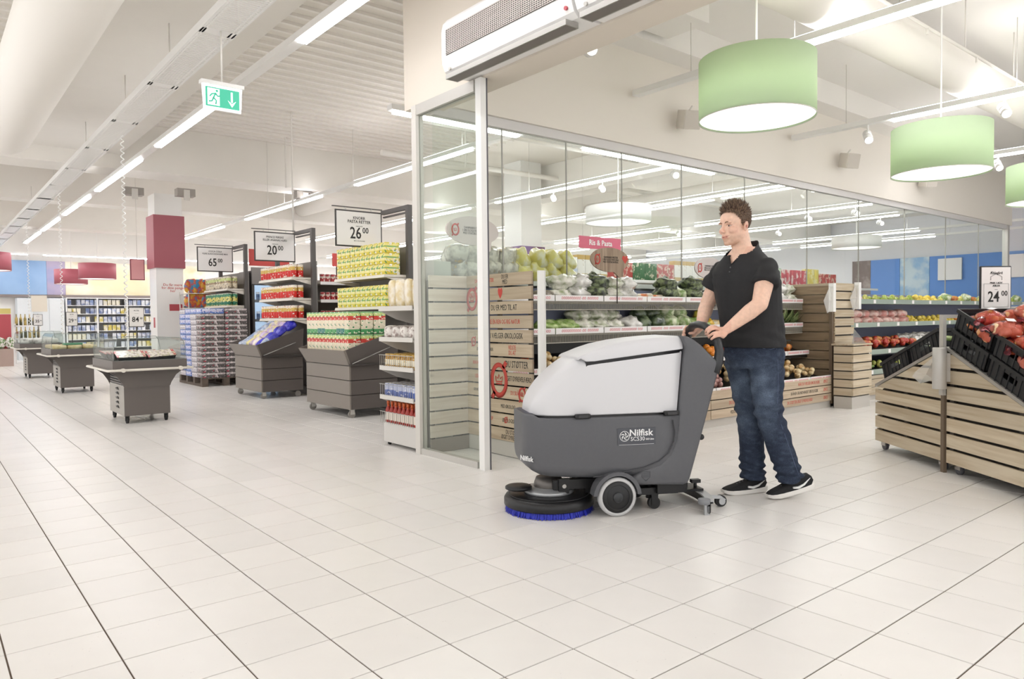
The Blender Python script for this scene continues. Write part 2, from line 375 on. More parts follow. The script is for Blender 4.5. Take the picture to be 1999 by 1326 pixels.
# linear lights ------------------------------------------------------------------
def light_row(label, axis, at, z, spans, lits, hang=(), w=.05, group=None, up=None):
    t = thing('linear_light', label, 'ceiling light', (0,0,0), 0, group)
    def B(a0, a1, w, z0, z1):
        return MB().box(at-w, at+w, a0, a1, z0, z1) if axis == 'y' else MB().box(a0, a1, at-w, at+w, z0, z1)
    for a0, a1 in spans: B(a0, a1, w, z+.012, z+.07).build('housing', whitem, t)
    for a0, a1 in lits: B(a0, a1, w*.8, z-.012, z+.011).build('lit_strip', lit, t)
    if up: 
        for a0, a1 in lits: B(a0, a1, w*.8, z+.0705, z+.076).build('added_uplight_strip', up, t)  # glowing strip added on top of the housing to brighten the ceiling
    for a in hang:
        p = (at, a) if axis == 'y' else (a, at)
        MB().cyl((p[0], p[1], z+.07), (p[0], p[1], ZC), .004, n=5).build('hanger_wire', lgrey, t)
    return t
def seg(a, b, L, g):
    o = []
    while a < b: o.append((a, min(a+L, b))); a += L+g
    return o
z = 3.4
light_row('long light line running over the aisle of chilled carts', 'y', 1.1, z, [(-4.5, 23)], [(-4, -1.6), (0.4, 3.35), (5.1, 7.9), (8.9, 12), (12.8, 15.6), (16.4, 19), (19.6, 22.6)], ())
light_row('light line passing above the price signs of the promotion towers', 'y', 4.45, z, [(3.1, 23)], [(5.6, 8.9), (10.3, 14.2), (15.8, 19), (20, 22.5)], (5.8, 9, 12), up=up_fill)
light_row('second light line behind the tall glass wall', 'y', 7.55, z, [(3.1, 23)], seg(5.4, 22.5, 3.6, .9), (4.5, 8, 12), up=up_fill)
light_row('light line crossing behind the entrance glass panel', 'x', 4.2, z-.15, [(2.4, 8.2)], [(2.45, 4.1), (5.2, 7.9)], (2.7, 5))
light_row('light strip hung just behind the glass wall header', 'x', 3.25, 3.1, [(4.3, 16)], [(4.6, 7.2), (9.2, 12.2), (13.6, 15.6)], (4.6, 9, 13))
for i, x in enumerate((10.45, 13.3, 16.2, 19.1, 22.0)):
    light_row('%s light line of the distant rows seen through the glass wall' % ['first', 'second', 'third', 'fourth', 'fifth'][i], 'y', x, z-.1*(i % 2), [(3.2, 23.5)], seg(3.6+.7*i, 23, 4.2, .8), (6, 12), up=up_fill)
light_row('light line in the produce hall behind the big green lamp', 'y', 4.45, z, [(-4.6, 2.7)], [(-4.4, -1.5), (-1.3, .95)], (.93, 2.0, -.4), up=up_fill_strong)  # first lit stretch is unseen, added to brighten the hall
light_row('light line in the produce hall passing over the smaller green lamp', 'y', 7.55, z, [(-4.6, 2.7)], [(-4.4, -.9), (-.6, 1.45)], (.2, 2), up=up_fill_strong)  # unseen first stretch added for more light in the hall
light_row('rearmost light line of the produce hall', 'y', 10.8, z, [(-4.6, 2.7)], [(-4.4, -.6), (-.4, 2.4)], (0,), up=up_fill_strong)
light_row('light strip along the back wall above the frieze', 'x', 23.2, 3.12, [(-2, 12)], seg(-1.8, 11.8, 3, .4), ())
light_row('light line over the lobby far behind the viewer', 'y', -4.4, z+.3, [(-4.8, 10)], [(-4.6, 9)], ())
light_row('light line left of the big round duct', 'y', -2.6, z+.3, [(3.5, 23)], seg(3.8, 22, 3.6, .5), ())
# ================================================================ SCRUBBER DRIER
SB, SA = Vector((1.462, .792, 0)), math.atan2(-.471, .882)
def rrect(w, zb, zt, rb, rt, n=4, wt=None):
    """rounded box section in (y, z), from bottom right round; wt = half width at the top"""
    wt = w if wt is None else wt; h = zt-zb; rb = min(rb, h*.48, w*.9); rt = min(rt, h*.48, wt*.9); o = []
    for cx, cz, r, a0 in ((w-rb, zb+rb, rb, -90), (wt-rt, zt-rt, rt, 0), (-wt+rt, zt-rt, rt, 90), (-w+rb, zb+rb, rb, 180)):
        for k in range(n+1):
            a = math.radians(a0+90*k/n); o.append((cx+r*math.cos(a), cz+r*math.sin(a)))
    return o
def loft(b, st, fx=lambda x, y, z: x):
    """st: list of (x, section)"""
    n = len(st[0][1]); vs = []; fs = []
    for x, s in st: vs += [(fx(x, y, z), y, z) for y, z in s]
    for i in range(len(st)-1):
        for k in range(n): fs.append((i*n+k, i*n+(k+1) % n, (i+1)*n+(k+1) % n, (i+1)*n+k))
    b.add(vs, fs, None, True)
    # rounded end caps: inset ring then fill
    for base, flip in ((0, True), ((len(st)-1)*n, False)):
        idx = list(range(base, base+n)); f = tuple(reversed(idx)) if flip else tuple(idx)
        b.add([vs[i] for i in f], [tuple(range(n))])
    return b
def lerp(tab, x):
    if x <= tab[0][0]: return tab[0][1]
    for (a, p), (c, q) in zip(tab[:-1], tab[1:]):
        if x <= c: return p+(q-p)*(x-a)/(c-a)
    return tab[-1][1]
sgrey = mat('scrubber_grey', '#5b5c60', .42, var=.03, scale=60)
swhite = mat('scrubber_white', '#d9d9dc', .35)
sblack = mat('scrubber_black', '#19191b', .38)
smid = mat('scrubber_handle', '#2f3134', .33)
silver = mat('cast_silver', '#b9bbbd', .35, .5)
blueb = mat('blue_bristle', '#2a35b8', .6, var=.3, scale=60)
tyre = mat('pale_tyre', '#c4c4c4', .55)
S = thing('scrubber_drier', 'grey and white walk-behind floor scrubber with blue disc brush', 'floor scrubber', SB, SA)
# lower solution tank
wt_ = [(-.185, .10), (-.178, .135), (-.16, .17), (-.13, .20), (-.09, .222), (-.04, .236), (.05, .243), (.8, .243)]
zb_ = [(-.185, .33), (-.178, .31), (-.16, .285), (-.13, .26), (-.09, .24), (-.02, .226), (.2, .212), (.75, .2)]
zt_ = [(-.185, .585), (-.13, .585), (-.10, .566), (.75, .566)]
st = [(x, rrect(lerp(wt_, x), lerp(zb_, x), lerp(zt_, x), .07, .014)) for x in (-.185, -.178, -.16, -.13, -.1, -.09, -.04, .05, .2, .4, .6, .72)]
tank = loft(MB(), st).build('solution_tank', sgrey, S)
MB().add([(-.165+.0, -.12, .5865), (-.165, .12, .5865), (-.125, .16, .5865), (-.125, -.16, .5865)], [(0, 3, 2, 1)]).build('filler_opening', mat('dark_violet_plastic', '#3d3f52', .4), tank)
# white recovery tank
top_ = [(-.135, .61), (-.125, .645), (-.10, .695), (-.05, .758), (0, .806), (.05, .846), (.135, .9), (.22, .935), (.31, .963), (.4, .982), (.5, .996), (.62, 1.006), (.75, 1.01)]
ww_ = [(-.135, .10), (-.125, .13), (-.10, .168), (-.05, .203), (0, .219), (.08, .23), (.2, .236), (.75, .236)]
seam = lambda x: .868+(x-.178)*.124
def ztop(x): return lerp(top_, x) if x <= .15 else min(lerp(top_, x), seam(x)-.005)
shear = lambda x, y, z: x+(z-.57)*.12*max(0, min(1, (x-.3)/.38))
xs = (-.135, -.13, -.125, -.112, -.10, -.075, -.05, -.025, 0, .03, .06, .1, .15, .18, .25, .35, .45, .55, .65, .702)
st = []
for x in xs:
    zt = ztop(x); rt = .085 if x <= .15 else .085+(.012-.085)*min(1, (x-.15)/.03)
    st.append((x, rrect(lerp(ww_, x), .576, zt, .01, rt, 5, lerp(ww_, x)-.02*min(1, (zt-.576)/.25))))
rt_ = loft(MB(), st, shear).build('recovery_tank', swhite, S)
st = []
for x in (.125, .14, .17, .22, .3, .4, .5, .6, .68, .704):
    zb = max(seam(x)+.006, .868+(.178-x)*1.25 if x < .178 else 0); zt = lerp(top_, x)+.006
    zb = min(zb, zt-.012)
    st.append((x, rrect(lerp(ww_, x)-.014, zb, zt, .006, .07, 5, lerp(ww_, x)-.03)))
lid = loft(MB(), st, shear).build('tank_lid', swhite, S)
# black gaps showing at the seams
st = [(x, rrect(lerp(ww_, x)-.004, .562, .580, .004, .004)) for x in (-.12, -.1, -.05, 0, .1, .3, .5, .70)]
loft(MB(), st).build('tank_seam', sblack, S)
st = [(x, rrect(lerp(ww_, x)-.021, seam(x)-.02, seam(x)+.02, .004, .004)) for x in (.17, .3, .5, .69)]
loft(MB(), st, shear).build('lid_seam', sblack, S)
# rear body with control head
def bevel_prism(poly, y0, y1, off, seg=3):
    t = MB().prism(poly, y0, y1); bm = bmesh.new(); vs = [bm.verts.new(v) for v in t.v]; bm.faces.new
    for f in t.f: bm.faces.new([vs[i] for i in f])
    bm.normal_update(); bmesh.ops.recalc_face_normals(bm, faces=bm.faces)
    es = [e for e in bm.edges if abs(e.verts[0].co.y-e.verts[1].co.y) < 1e-5]
    bmesh.ops.bevel(bm, geom=es, offset=off, segments=seg, affect='EDGES', profile=.5, clamp_overlap=True)
    bmesh.ops.triangulate(bm, faces=[f for f in bm.faces if len(f.verts) > 4])
    return MB().bm(bm, None, True)
def smooth_angle(o, a=35):
    bm = bmesh.new(); bm.from_mesh(o.data)
    for e in bm.edges:
        if len(e.link_faces) == 2 and e.calc_face_angle(0) > math.radians(a): e.smooth = False
    bm.to_mesh(o.data); bm.free(); return o
poly = [(.42, .205), (.445, .168), (.60, .16), (.745, .152), (.772, .165), (.785, .19), (.842, .38), (.905, .60), (.966, .815), (.968, .845), (.955, .872), (.915, .905), (.865, .955), (.815, .992), (.775, 1.012), (.74, 1.016), (.757, .95), (.745, .86), (.728, .72), (.712, .58), (.705, .5), (.695, .42), (.66, .335), (.60, .285), (.5, .255)]
rear = smooth_angle(bevel_prism(poly, -.247, .247, .022).build('rear_body', sgrey, S))
MB().ell((.86, -.225, .425), (.018, .018, .018)).cyl((.83, -.225, .43), (.86, -.225, .425), .007).build('squeegee_lever', sblack, rear)
MB().prism([(.765, 1.005), (.80, .985), (.90, .905), (.93, .885), (.925, .88), (.79, .965)], -.16, .16).build('control_panel', sblack, rear)
# tank latches
for x in (.137, .665):
    MB().cbox(x-.045, x+.045, -.262, -.235, .562, .588, .006).build('latch', sblack, tank)
    MB().box(x-.028, x+.028, -.266, -.258, .568, .582).build('latch_ribs', mat('latch_ribs', '#3a3a3c', .5), tank)
# groove line on the flank
MB().tube([(.675, -.2475, .535), (.69, -.249, .47), (.682, -.249, .41), (.65, -.249, .345), (.59, -.249, .30), (.49, -.2475, .265), (.32, -.2455, .24), (.2, -.243, .228)], .0035, 5).build('flank_groove', mat('groove_grey', '#46474b', .5), tank)
# label plate and lettering
lp = MB().box(.342, .57, -.2455, -.2432, .40, .497).build('label_plate', mat('label_grey', '#4d4f56', .35), tank)
wl = mat('white_print', '#eeeeee', .5)
text('lettering', 'Nilfisk', .052, wl, lp, (.482, -.2465, .468), sx=1.06, bold=.0009)
text('lettering', 'SC530', .033, wl, lp, (.462, -.2465, .434), sx=.98)
text('lettering', 'GO Line', .014, wl, lp, (.535, -.2465, .431), bold=.0003)
b = MB()
b.tube([(.3835+.028*math.cos(t*math.pi/14), -.2465, .452+.028*math.sin(t*math.pi/14)) for t in range(28)], .0022, 4, True)
for k in range(5):
    a = 2*math.pi*k/5; pts = [(.3835+r*math.cos(a+r*70), -.2465, .452+r*math.sin(a+r*70)) for r in (.004, .009, .014, .019, .023)]
    b.tube(pts, [.001, .0035, .0045, .003, .001], 4)
b.build('logo', wl, lp)
MB().box(.35, .56, -.2462, -.2454, .402, .4035).build('label_rule', wl, lp)
t_ = text('lettering', 'Nilfisk', .04, wl, tank, (-.168, -.165, .335), (math.pi/2, 0, -1.0), .0008, bold=.0006)
b = MB().tube([(.485, -.2485, .215), (.485, -.2485, .245), (.535, -.2485, .243), (.535, -.2485, .212), (.51, -.2485, .19)], .0012, 4, True)
for q in (.215, .225, .235): b.tube([(.49, -.2485, q), (.53, -.2485, q-.001)], .001, 4)
b.build('moulded_mark', mat('groove_grey', '#46474b', .5), rear)
# handle bow
hp = [(.945, -.222, .80), (.968, -.226, .86), (.978, -.222, .92), (.975, -.205, .975), (.966, -.172, 1.02), (.958, -.13, 1.05), (.953, -.08, 1.07), (.95, 0, 1.078), (.953, .08, 1.07), (.958, .13, 1.05), (.966, .172, 1.02), (.975, .205, .975), (.978, .222, .92), (.968, .226, .86), (.945, .222, .80)]
MB().tube(hp, [.030, .029, .027, .025, .024, .023, .0225, .0225, .0225, .023, .024, .025, .027, .029, .030], 12).build('handle', smid, S)
# fenders and wheels
for sgn in (-1, 1):
    ar = []
    for r, rng in ((.142, range(0, 15)), (.12, range(14, -1, -1))):
        for k in rng:
            a = math.radians(5+170*k/14); ar.append((.335+r*math.cos(a), .112+r*math.sin(a)))
    y0, y1 = sorted((sgn*.19, sgn*.268)); MB().prism(ar, y0, y1).build('fender', sgrey, S)
    y = sgn*.245; wh = MB().lathe([(0, -.018), (.09, -.018), (.092, -.024), (.1, -.025), (.111, -.014), (.111, .014), (.1, .025), (.092, .024), (.09, .018), (0, .018)], 36, Matrix.Translation((.335, y, .111)) @ Matrix.Rotation(math.pi/2, 4, 'X')).build('wheel', tyre, S)
    MB().lathe([(0, -.0245), (.086, -.0245), (.09, -.02), (.09, .02), (.086, .0245), (0, .0245)], 32, Matrix.Translation((.335, y, .111)) @ Matrix.Rotation(math.pi/2, 4, 'X')).build('hub_disc', sblack, wh)
    MB().lathe([(0, -.008), (.026, -.008), (.03, -.004), (.03, .004), (.026, .008), (0, .008)], 20, Matrix.Translation((.335, y+sgn*.026, .111)) @ Matrix.Rotation(math.pi/2, 4, 'X')).build('hub_cap', smid, wh)
    b = MB()
    b.tube([(.335+.07*math.cos(t*math.pi/16), y+sgn*.0245, .111+.07*math.sin(t*math.pi/16)) for t in range(32)], .0025, 4, True)
    b.build('hub_ring', mat('hub_ring', '#2c2c2e', .4), wh)
# brush deck
deck = MB().lathe([(0, .075), (.15, .102), (.225, .098), (.255, .088), (.265, .072), (.265, .04), (.258, .034), (0, .034)], 48).build('brush_deck', sblack, S)
MB().tube([(.235*math.cos(t*math.pi/24), .235*math.sin(t*math.pi/24), .0975) for t in range(48)], .003, 5, True).build('deck_ring', mat('hub_ring', '#2c2c2e', .4), deck)
MB().lathe([(.0, .10), (.14, .10), (.146, .106), (.146, .118), (.14, .124), (.1, .130), (.09, .136), (0, .136)], 40).build('motor_ring', silver, deck)
MB().lathe([(0, .13), (.085, .13), (.09, .14), (.085, .165), (.075, .19), (0, .19)], 30).build('motor', mat('motor_bronze', '#6e6a66', .4, .5), deck)
MB().box(.0, .3, -.11, -.06, .135, .19).box(.03, .09, -.125, -.10, .115, .20).box(.2, .5, -.08, .05, .1, .18).build('deck_arm', sblack, S)
MB().cyl((.06, -.132, .158), (.06, -.122, .158), .012, n=14).build('arm_bolt', steel, S)
MB().lathe([(0, .13), (.07, .13), (.078, .135), (.078, .147), (.07, .152), (.02, .154), (0, .154)], 30, Matrix.Translation((-.185, -.015, 0))).build('bumper_roller', sblack, S)
b = MB(); rr = random.Random(5)
for k in range(520):
    a = 2*math.pi*k/520+rr.uniform(-.006, .006); r0 = rr.uniform(.235, .253); r1 = r0+rr.uniform(.004, .02); w_ = .0032
    c, s_ = math.cos(a), math.sin(a); t = Vector((-s_, c, 0))*w_; p0 = Vector((c*r0, s_*r0, .045)); p1 = Vector((c*r1, s_*r1, rr.uniform(.0, .006)))
    b.add([p0-t, p0+t, p1+t, p1-t], [(0, 1, 2, 3)])
b.lathe([(.21, .04), (.246, .04), (.256, .004), (.2, .004)], 60)
tag(b.build('brush_bristles', blueb, deck), 'ring of blue bristles', kind='stuff')
# squeegee and small castors at the rear
fr = MB().box(.42, .84, -.05, .05, .07, .12).box(.6, .78, -.2, .2, .10, .152).box(.5, .74, -.17, -.1, .09, .13).box(.7, .86, -.04, .04, .09, .13).build('rear_frame', sblack, S)
MB().box(.44, .66, -.15, -.13, .095, .11).box(.48, .7, -.1, -.08, .12, .14).cyl((.58, -.12, .06), (.58, -.12, .15), .02).build('linkage', sblack, fr)
MB().cyl((.58, -.12, .10), (.58, -.12, .112), .035, n=18).build('linkage_disc', silver, fr)
MB().box(.73, .78, -.1, -.05, .128, .15).build('brass_fitting', mat('brass', '#b9924d', .35, .8), fr)
for (x, y, r) in ((.60, -.14, .036), (.60, .14, .036)):
    k = MB().cyl((x, y-.013, r), (x, y+.013, r), r, n=22).build('castor', rubber, S)
    MB().box(x-.02, x+.02, y-.02, y-.015, r*.6, .1).box(x-.02, x+.02, y+.015, y+.02, r*.6, .1).box(x-.022, x+.022, y-.02, y+.02, .085, .1).build('fork', sblack, k)
arc = [(.78+.14*math.cos(a), .36*math.sin(a)/math.sin(1.15), 0) for a in [(-1.15+2.3*k/18) for k in range(19)]]
b = MB()
for z0, z1, off in ((.012, .07, 0),):
    for (x0, y0, _), (x1, y1, _) in zip(arc[:-1], arc[1:]): b.add([(x0, y0, z0), (x1, y1, z0), (x1, y1, z1), (x0, y0, z1), (x0+.012, y0, z0), (x1+.012, y1, z0), (x1+.012, y1, z1), (x0+.012, y0, z1)], [(0, 1, 2, 3), (4, 7, 6, 5), (3, 2, 6, 7), (0, 4, 5, 1)])
sq = b.build('squeegee', sblack, S)
b = MB()
for (x0, y0, _), (x1, y1, _) in zip(arc[:-1], arc[1:]): b.add([(x0-.02, y0, .066), (x1-.02, y1, .066), (x1+.03, y1, .066), (x0+.03, y0, .066), (x0-.02, y0, .076), (x1-.02, y1, .076), (x1+.03, y1, .076), (x0+.03, y0, .076)], [(0, 1, 2, 3), (4, 7, 6, 5), (0, 4, 5, 1), (3, 2, 6, 7)])
b.build('squeegee_beam', silver, sq)
MB().box(.82, .838, -.352, -.34, .0, .072).box(.836, .85, -.352, -.335, .0, .05).build('squeegee_end', silver, sq)
MB().cyl((.825, -.335, .062), (.825, -.335, .09), .034, n=20).build('end_roller', mat('roller_grey', '#86888c', .5), sq)
MB().cyl((1.0, -.20, .034), (1.0, -.175, .034), .034, n=22).build('rear_roller', rubber, sq)
MB().prism([(.86, .05), (.93, .076), (.99, .07), (1.025, .045), (1.012, .03), (.985, .05), (.92, .056)], -.208, -.202).build('roller_bracket', silver, sq)
MB().cyl((1.0, -.212, .034), (1.0, -.2, .034), .02, n=16).build('roller_cap', silver, sq)
MB().cyl((.90, -.06, .075), (.90, -.06, .135), .010).box(.872, .928, -.078, -.042, .12, .14).build('wing_knob', sblack, sq)
MB().box(.80, .93, -.11, .05, .078, .092).build('squeegee_plate', sblack, sq)
# ================================================================ PERSON pushing the scrubber
from mathutils.bvhtree import BVHTree
P = thing('person', 'man in black t-shirt and blue jeans pushing the floor scrubber', 'person', SB, SA)
def remesh(b, name, mt, voxel, it, parent, disp=None, keep=None, fac=.5, col=None):
    me = bpy.data.meshes.new('t'); me.from_pydata(b.v, [], b.f)
    bm = bmesh.new(); bm.from_mesh(me); bmesh.ops.recalc_face_normals(bm, faces=bm.faces); bm.to_mesh(me); bm.free()
    o = bpy.data.objects.new('t', me); COL.objects.link(o)
    md = o.modifiers.new('r', 'REMESH'); md.mode = 'VOXEL'; md.voxel_size = voxel
    if it: s = o.modifiers.new('s', 'SMOOTH'); s.factor = fac; s.iterations = it
    r = bpy.data.meshes.new_from_object(o.evaluated_get(bpy.context.evaluated_depsgraph_get())); r.name = name
    COL.objects.unlink(o); bpy.data.objects.remove(o); bpy.data.meshes.remove(me)
    if disp:
        ns = [v.normal.copy() for v in r.vertices]
        for v, n in zip(r.vertices, ns): v.co += n*disp(v.co)
    if keep:
        bm = bmesh.new(); bm.from_mesh(r); bmesh.ops.delete(bm, geom=[v for v in bm.verts if not keep(v.co)], context='VERTS'); bm.to_mesh(r); bm.free()
    r.materials.clear(); r.materials.append(mt)
    for p in r.polygons: p.use_smooth = True; p.material_index = 0
    if col:
        a = r.color_attributes.new('tint', 'FLOAT_COLOR', 'POINT')
        for i, v in enumerate(r.vertices): a.data[i].color = col(v.co)
    return ob(name, r, parent)
def chain(b, pts, rs, n=14):
    P_ = [Vector(p) for p in pts]; ext = []; rr = []
    d0 = (P_[0]-P_[1]).normalized(); d1 = (P_[-1]-P_[-2]).normalized()
    for k in (.94, .7, .35): a = math.acos(1-k) if k < 1 else 0; ext.append(P_[0]+d0*rs[0]*k); rr.append(rs[0]*math.sqrt(max(.01, 1-k*k)))
    ext += P_; rr += list(rs)
    for k in (.35, .7, .94): ext.append(P_[-1]+d1*rs[-1]*k); rr.append(rs[-1]*math.sqrt(max(.01, 1-k*k)))
    return b.tube(ext, rr, n)
TH = math.radians(25); tf = Vector((-math.cos(TH), -math.sin(TH), 0)); tl = Vector((math.sin(TH), -math.cos(TH), 0))
def rings(b, rows, n=28, e=2.3):
    vs = []; fs = []
    for z, cx, cy, hw, hd in rows:
        for k in range(n):
            a = 2*math.pi*k/n; c, s = math.cos(a), math.sin(a)
            c = math.copysign(abs(c)**(2/e), c); s = math.copysign(abs(s)**(2/e), s)
            p = Vector((cx, cy, z))+tl*hw*c+tf*hd*s; vs.append(p)
    N = len(rows)
    for i in range(N-1):
        for k in range(n): fs.append((i*n+k, i*n+(k+1) % n, (i+1)*n+(k+1) % n, (i+1)*n+k))
    fs += [tuple(range(n-1, -1, -1)), tuple(range((N-1)*n, N*n))]
    return b.add(vs, fs)
torso = [(.92, 1.318, 0, .196, .146), (.97, 1.316, 0, .196, .147), (1.05, 1.308, 0, .19, .146), (1.15, 1.296, 0, .19, .146), (1.25, 1.28, 0, .2, .148), (1.33, 1.27, 0, .208, .146), (1.39, 1.26, 0, .207, .138), (1.435, 1.257, 0, .185, .122), (1.475, 1.257, 0, .145, .1), (1.51, 1.257, 0, .108, .086), (1.55, 1.262, 0, .076, .07), (1.585, 1.268, 0, .066, .066), (1.615, 1.272, 0, .063, .064)]
SHL, SHR = Vector((1.322, -.158, 1.41)), Vector((1.186, .154, 1.41))
ELL, ELR = Vector((1.222, -.245, 1.195)), Vector((1.125, .235, 1.2))
WRL, WRR = Vector((1.052, -.172, 1.048)), Vector((1.045, .168, 1.06))
# ---- body: head, neck, arms, hands, hidden trunk and legs in one skin
HC = Vector((1.190, -.005, 1.682)); PH = math.radians(15)
fwd = Vector((-math.cos(PH)*math.cos(.1), -math.sin(PH)*math.cos(.1), -math.sin(.1))); lef = Vector((math.sin(PH), -math.cos(PH), 0)); upv = fwd.cross(lef)
HM = Matrix((fwd, lef, upv)).transposed().to_4x4(); HM.translation = HC
b = MB()
def he(c, r, nu=20, nv=14, rot=None):
    M = HM @ Matrix.Translation(c)
    if rot: M = M @ Matrix.Rotation(rot[1], 4, rot[0])
    b.ell((0, 0, 0), r, nu, nv, M)
he((-.012, 0, .036), (.098, .076, .083)); he((.022, 0, -.03), (.066, .062, .085)); he((.04, 0, .04), (.05, .06, .052))
he((.02, 0, -.078), (.06, .055, .04)); he((.048, 0, -.094), (.036, .036, .026)); he((.068, 0, -.104), (.02, .022, .017))
for s in (-1, 1):
    he((.055, s*.04, -.028), (.03, .022, .022)); he((-.02, s*.05, -.062), (.032, .014, .03))
    he((-.014, s*.083, -.010), (.017, .008, .029), rot=('X', -s*.3)); he((-.010, s*.078, -.034), (.008, .007, .010))
    he((.078, s*.03, .021), (.014, .024, .008)); he((.096, s*.010, -.034), (.010, .008, .007))
b.tube([HM @ Vector(q) for q in ((.078, 0, .022), (.09, 0, .004), (.101, 0, -.016), (.109, 0, -.029), (.105, 0, -.036))], [.0075, .008, .009, .0095, .007], 12)
he((.07, 0, -.065), (.026, .032, .024)); he((.09, 0, -.0585), (.008, .021, .0055)); he((.088, 0, -.072), (.009, .018, .006)); he((.078, 0, -.085), (.012, .02, .008))
chain(b, [HM @ Vector((-.03, 0, -.04)), Vector((1.238, 0, 1.56)), Vector((1.262, 0, 1.48))], [.058, .06, .075], 20)
rings(b, [(z, x, y, hw*.93, hd*.92) for z, x, y, hw, hd in torso if z < 1.56])
for sh, el, wr, s in ((SHL, ELL, WRL, -1), (SHR, ELR, WRR, 1)):
    m1 = sh.lerp(el, .5); chain(b, [sh, m1+Vector((0, 0, 0)), el], [.057, .054, .047], 16)
    m2 = el.lerp(wr, .3); m3 = el.lerp(wr, .7); chain(b, [el, m2, m3, wr], [.046, .047, .037, .028], 16)
HIPL, HIPR = Vector((1.355, -.084, .90)), Vector((1.282, .084, .90))
KNL, KNR = Vector((1.362, -.10, .535)), Vector((1.345, .09, .525))
ANL, ANR = Vector((1.512, -.10, .135)), Vector((1.368, .09, .11))
for h, k, a in ((HIPL, KNL, ANL), (HIPR, KNR, ANR)):
    chain(b, [h, h.lerp(k, .5), k], [.088, .078, .06]); chain(b, [k, k.lerp(a, .3), a], [.055, .056, .04])
# hands: palm, four fingers wrapped over the bow, thumb underneath
def bow(t):
    pts = [Vector(q) for q in hp]; f = t*(len(pts)-1); i = min(int(f), len(pts)-2); return pts[i].lerp(pts[i+1], f-i), (pts[i+1]-pts[i]).normalized()
nails = []
def hand(t0, dt, wr, sgn):
    kn = []
    for k in range(4):
        p, tg = bow(t0+dt*k); e1 = Vector((1, 0, 0)); e1 = (e1-tg*e1.dot(tg)).normalized(); e2 = tg.cross(e1)
        if e2.z < 0: e2 = -e2
        R_ = .0325; L_ = (.9, 1.0, .96, .8)[k]; a0 = 22
        pts = [p+e1*.044+e2*.012]+[p+(e1*math.cos(math.radians(a))+e2*math.sin(math.radians(a)))*(R_+(.004 if a < 60 else 0)) for a in (a0+18*L_, a0+62*L_, a0+105*L_, a0+150*L_, a0+188*L_)]
        chain(b, pts, [.0112, .0108, .0098, .0094, .0088, .0078], 10); kn.append(pts[0]); nails.append((pts[-1], e1, e2))
    c = (kn[1]+kn[2])/2
    for k, q in enumerate(kn): chain(b, [q, q.lerp(wr, .45)+Vector((0, 0, -.004)), wr], [.0125, .0155, .02], 10)
    chain(b, [wr, wr.lerp(c, .55)+Vector((0, 0, -.008))], [.026, .024], 12)
    # thumb: leaves the index side of the palm and closes under the bow
    p, tg = bow(t0-dt*.9); e1 = (Vector((1, 0, 0))-tg*tg.x).normalized(); e2 = tg.cross(e1)
    if e2.z < 0: e2 = -e2
    base = wr.lerp(kn[0], .45)+Vector((0, 0, -.012)); chain(b, [base, base.lerp(p+e1*.036-e2*.012, .6), p+e1*.034-e2*.014, p+e1*.012-e2*.034, p-e1*.012-e2*.034], [.016, .0135, .012, .011, .009], 10)
hand(.335, -.030, WRL, -1); hand(.672, .030, WRR, 1)
skin = bpy.data.materials.new('skin'); skin.use_nodes = True; nt = skin.node_tree; bs = nt.nodes['Principled BSDF']
at = nt.nodes.new('ShaderNodeAttribute'); at.attribute_name = 'tint'; nz = nt.nodes.new('ShaderNodeTexNoise'); nz.inputs['Scale'].default_value = 55
tcn = nt.nodes.new('ShaderNodeTexCoord'); nt.links.new(tcn.outputs['Object'], nz.inputs['Vector'])
mr = nt.nodes.new('ShaderNodeMapRange'); mr.inputs['From Min'].default_value = .3; mr.inputs['From Max'].default_value = .7; mr.inputs['To Min'].default_value = .93; mr.inputs['To Max'].default_value = 1.05; nt.links.new(nz.outputs[0], mr.inputs[0])
sv = nt.nodes.new('ShaderNodeVectorMath'); sv.operation = 'SCALE'; nt.links.new(at.outputs['Color'], sv.inputs[0]); nt.links.new(mr.outputs[0], sv.inputs['Scale']); nt.links.new(sv.outputs[0], bs.inputs['Base Color'])
bs.inputs['Roughness'].default_value = .5; bs.inputs['Subsurface Weight'].default_value = .12; bs.inputs['Subsurface Radius'].default_value = (.012, .005, .003); bs.inputs['Subsurface Scale'].default_value = .6
HI = HM.inverted()
SK, ST, LIP, RED = [Vector(srgb(c)[:3]) for c in ('#ecc5ae', '#c29a82', '#c67c6e', '#dd9f8c')]
def tint(co):
    q = HI @ co; c = SK.copy()
    if q.z > -.2 and abs(q.y) < .12 and abs(q.x) < .2:
        t = max(0, min(1, (-.045-q.z)/.03))*max(0, min(1, (q.x+.02)/.03))*max(0, min(1, (q.z+.135)/.02)); n = noise.noise(q*90)*.25+.75
        c = c.lerp(ST, .75*t*n)
        if q.x > .07 and abs(q.y) < .024 and -.08 < q.z < -.052: c = c.lerp(LIP, .75*(1-abs(q.z+.066)/.016))
        if q.x > .09 and -.05 < q.z < 0: c = c.lerp(RED, .2)
        if abs(q.y) > .074 and q.x < .02: c = c.lerp(RED, .3)
        if .03 < abs(q.y) < .065 and q.x > .03 and -.05 < q.z < .0: c = c.lerp(RED, .25)
    elif co.x < 1.06 and co.z < 1.12: c = c.lerp(RED, .35)
    return (*c, 1)
body = remesh(b, 'body', skin, .0042, 3, P, col=tint)
bv = BVHTree.FromPolygons([v.co.copy() for v in body.data.vertices], [list(p.vertices) for p in body.data.polygons])
def face_at(y, z):
    h = bv.ray_cast(HM @ Vector((.3, y, z)), -fwd); return HI @ h[0] if h[0] else Vector((.08, y, z))
hairc = mat('brown_hair', '#6e5644', .6, var=.45, scale=120)
dkline = mat('eye_line', '#4a2f28', .6)
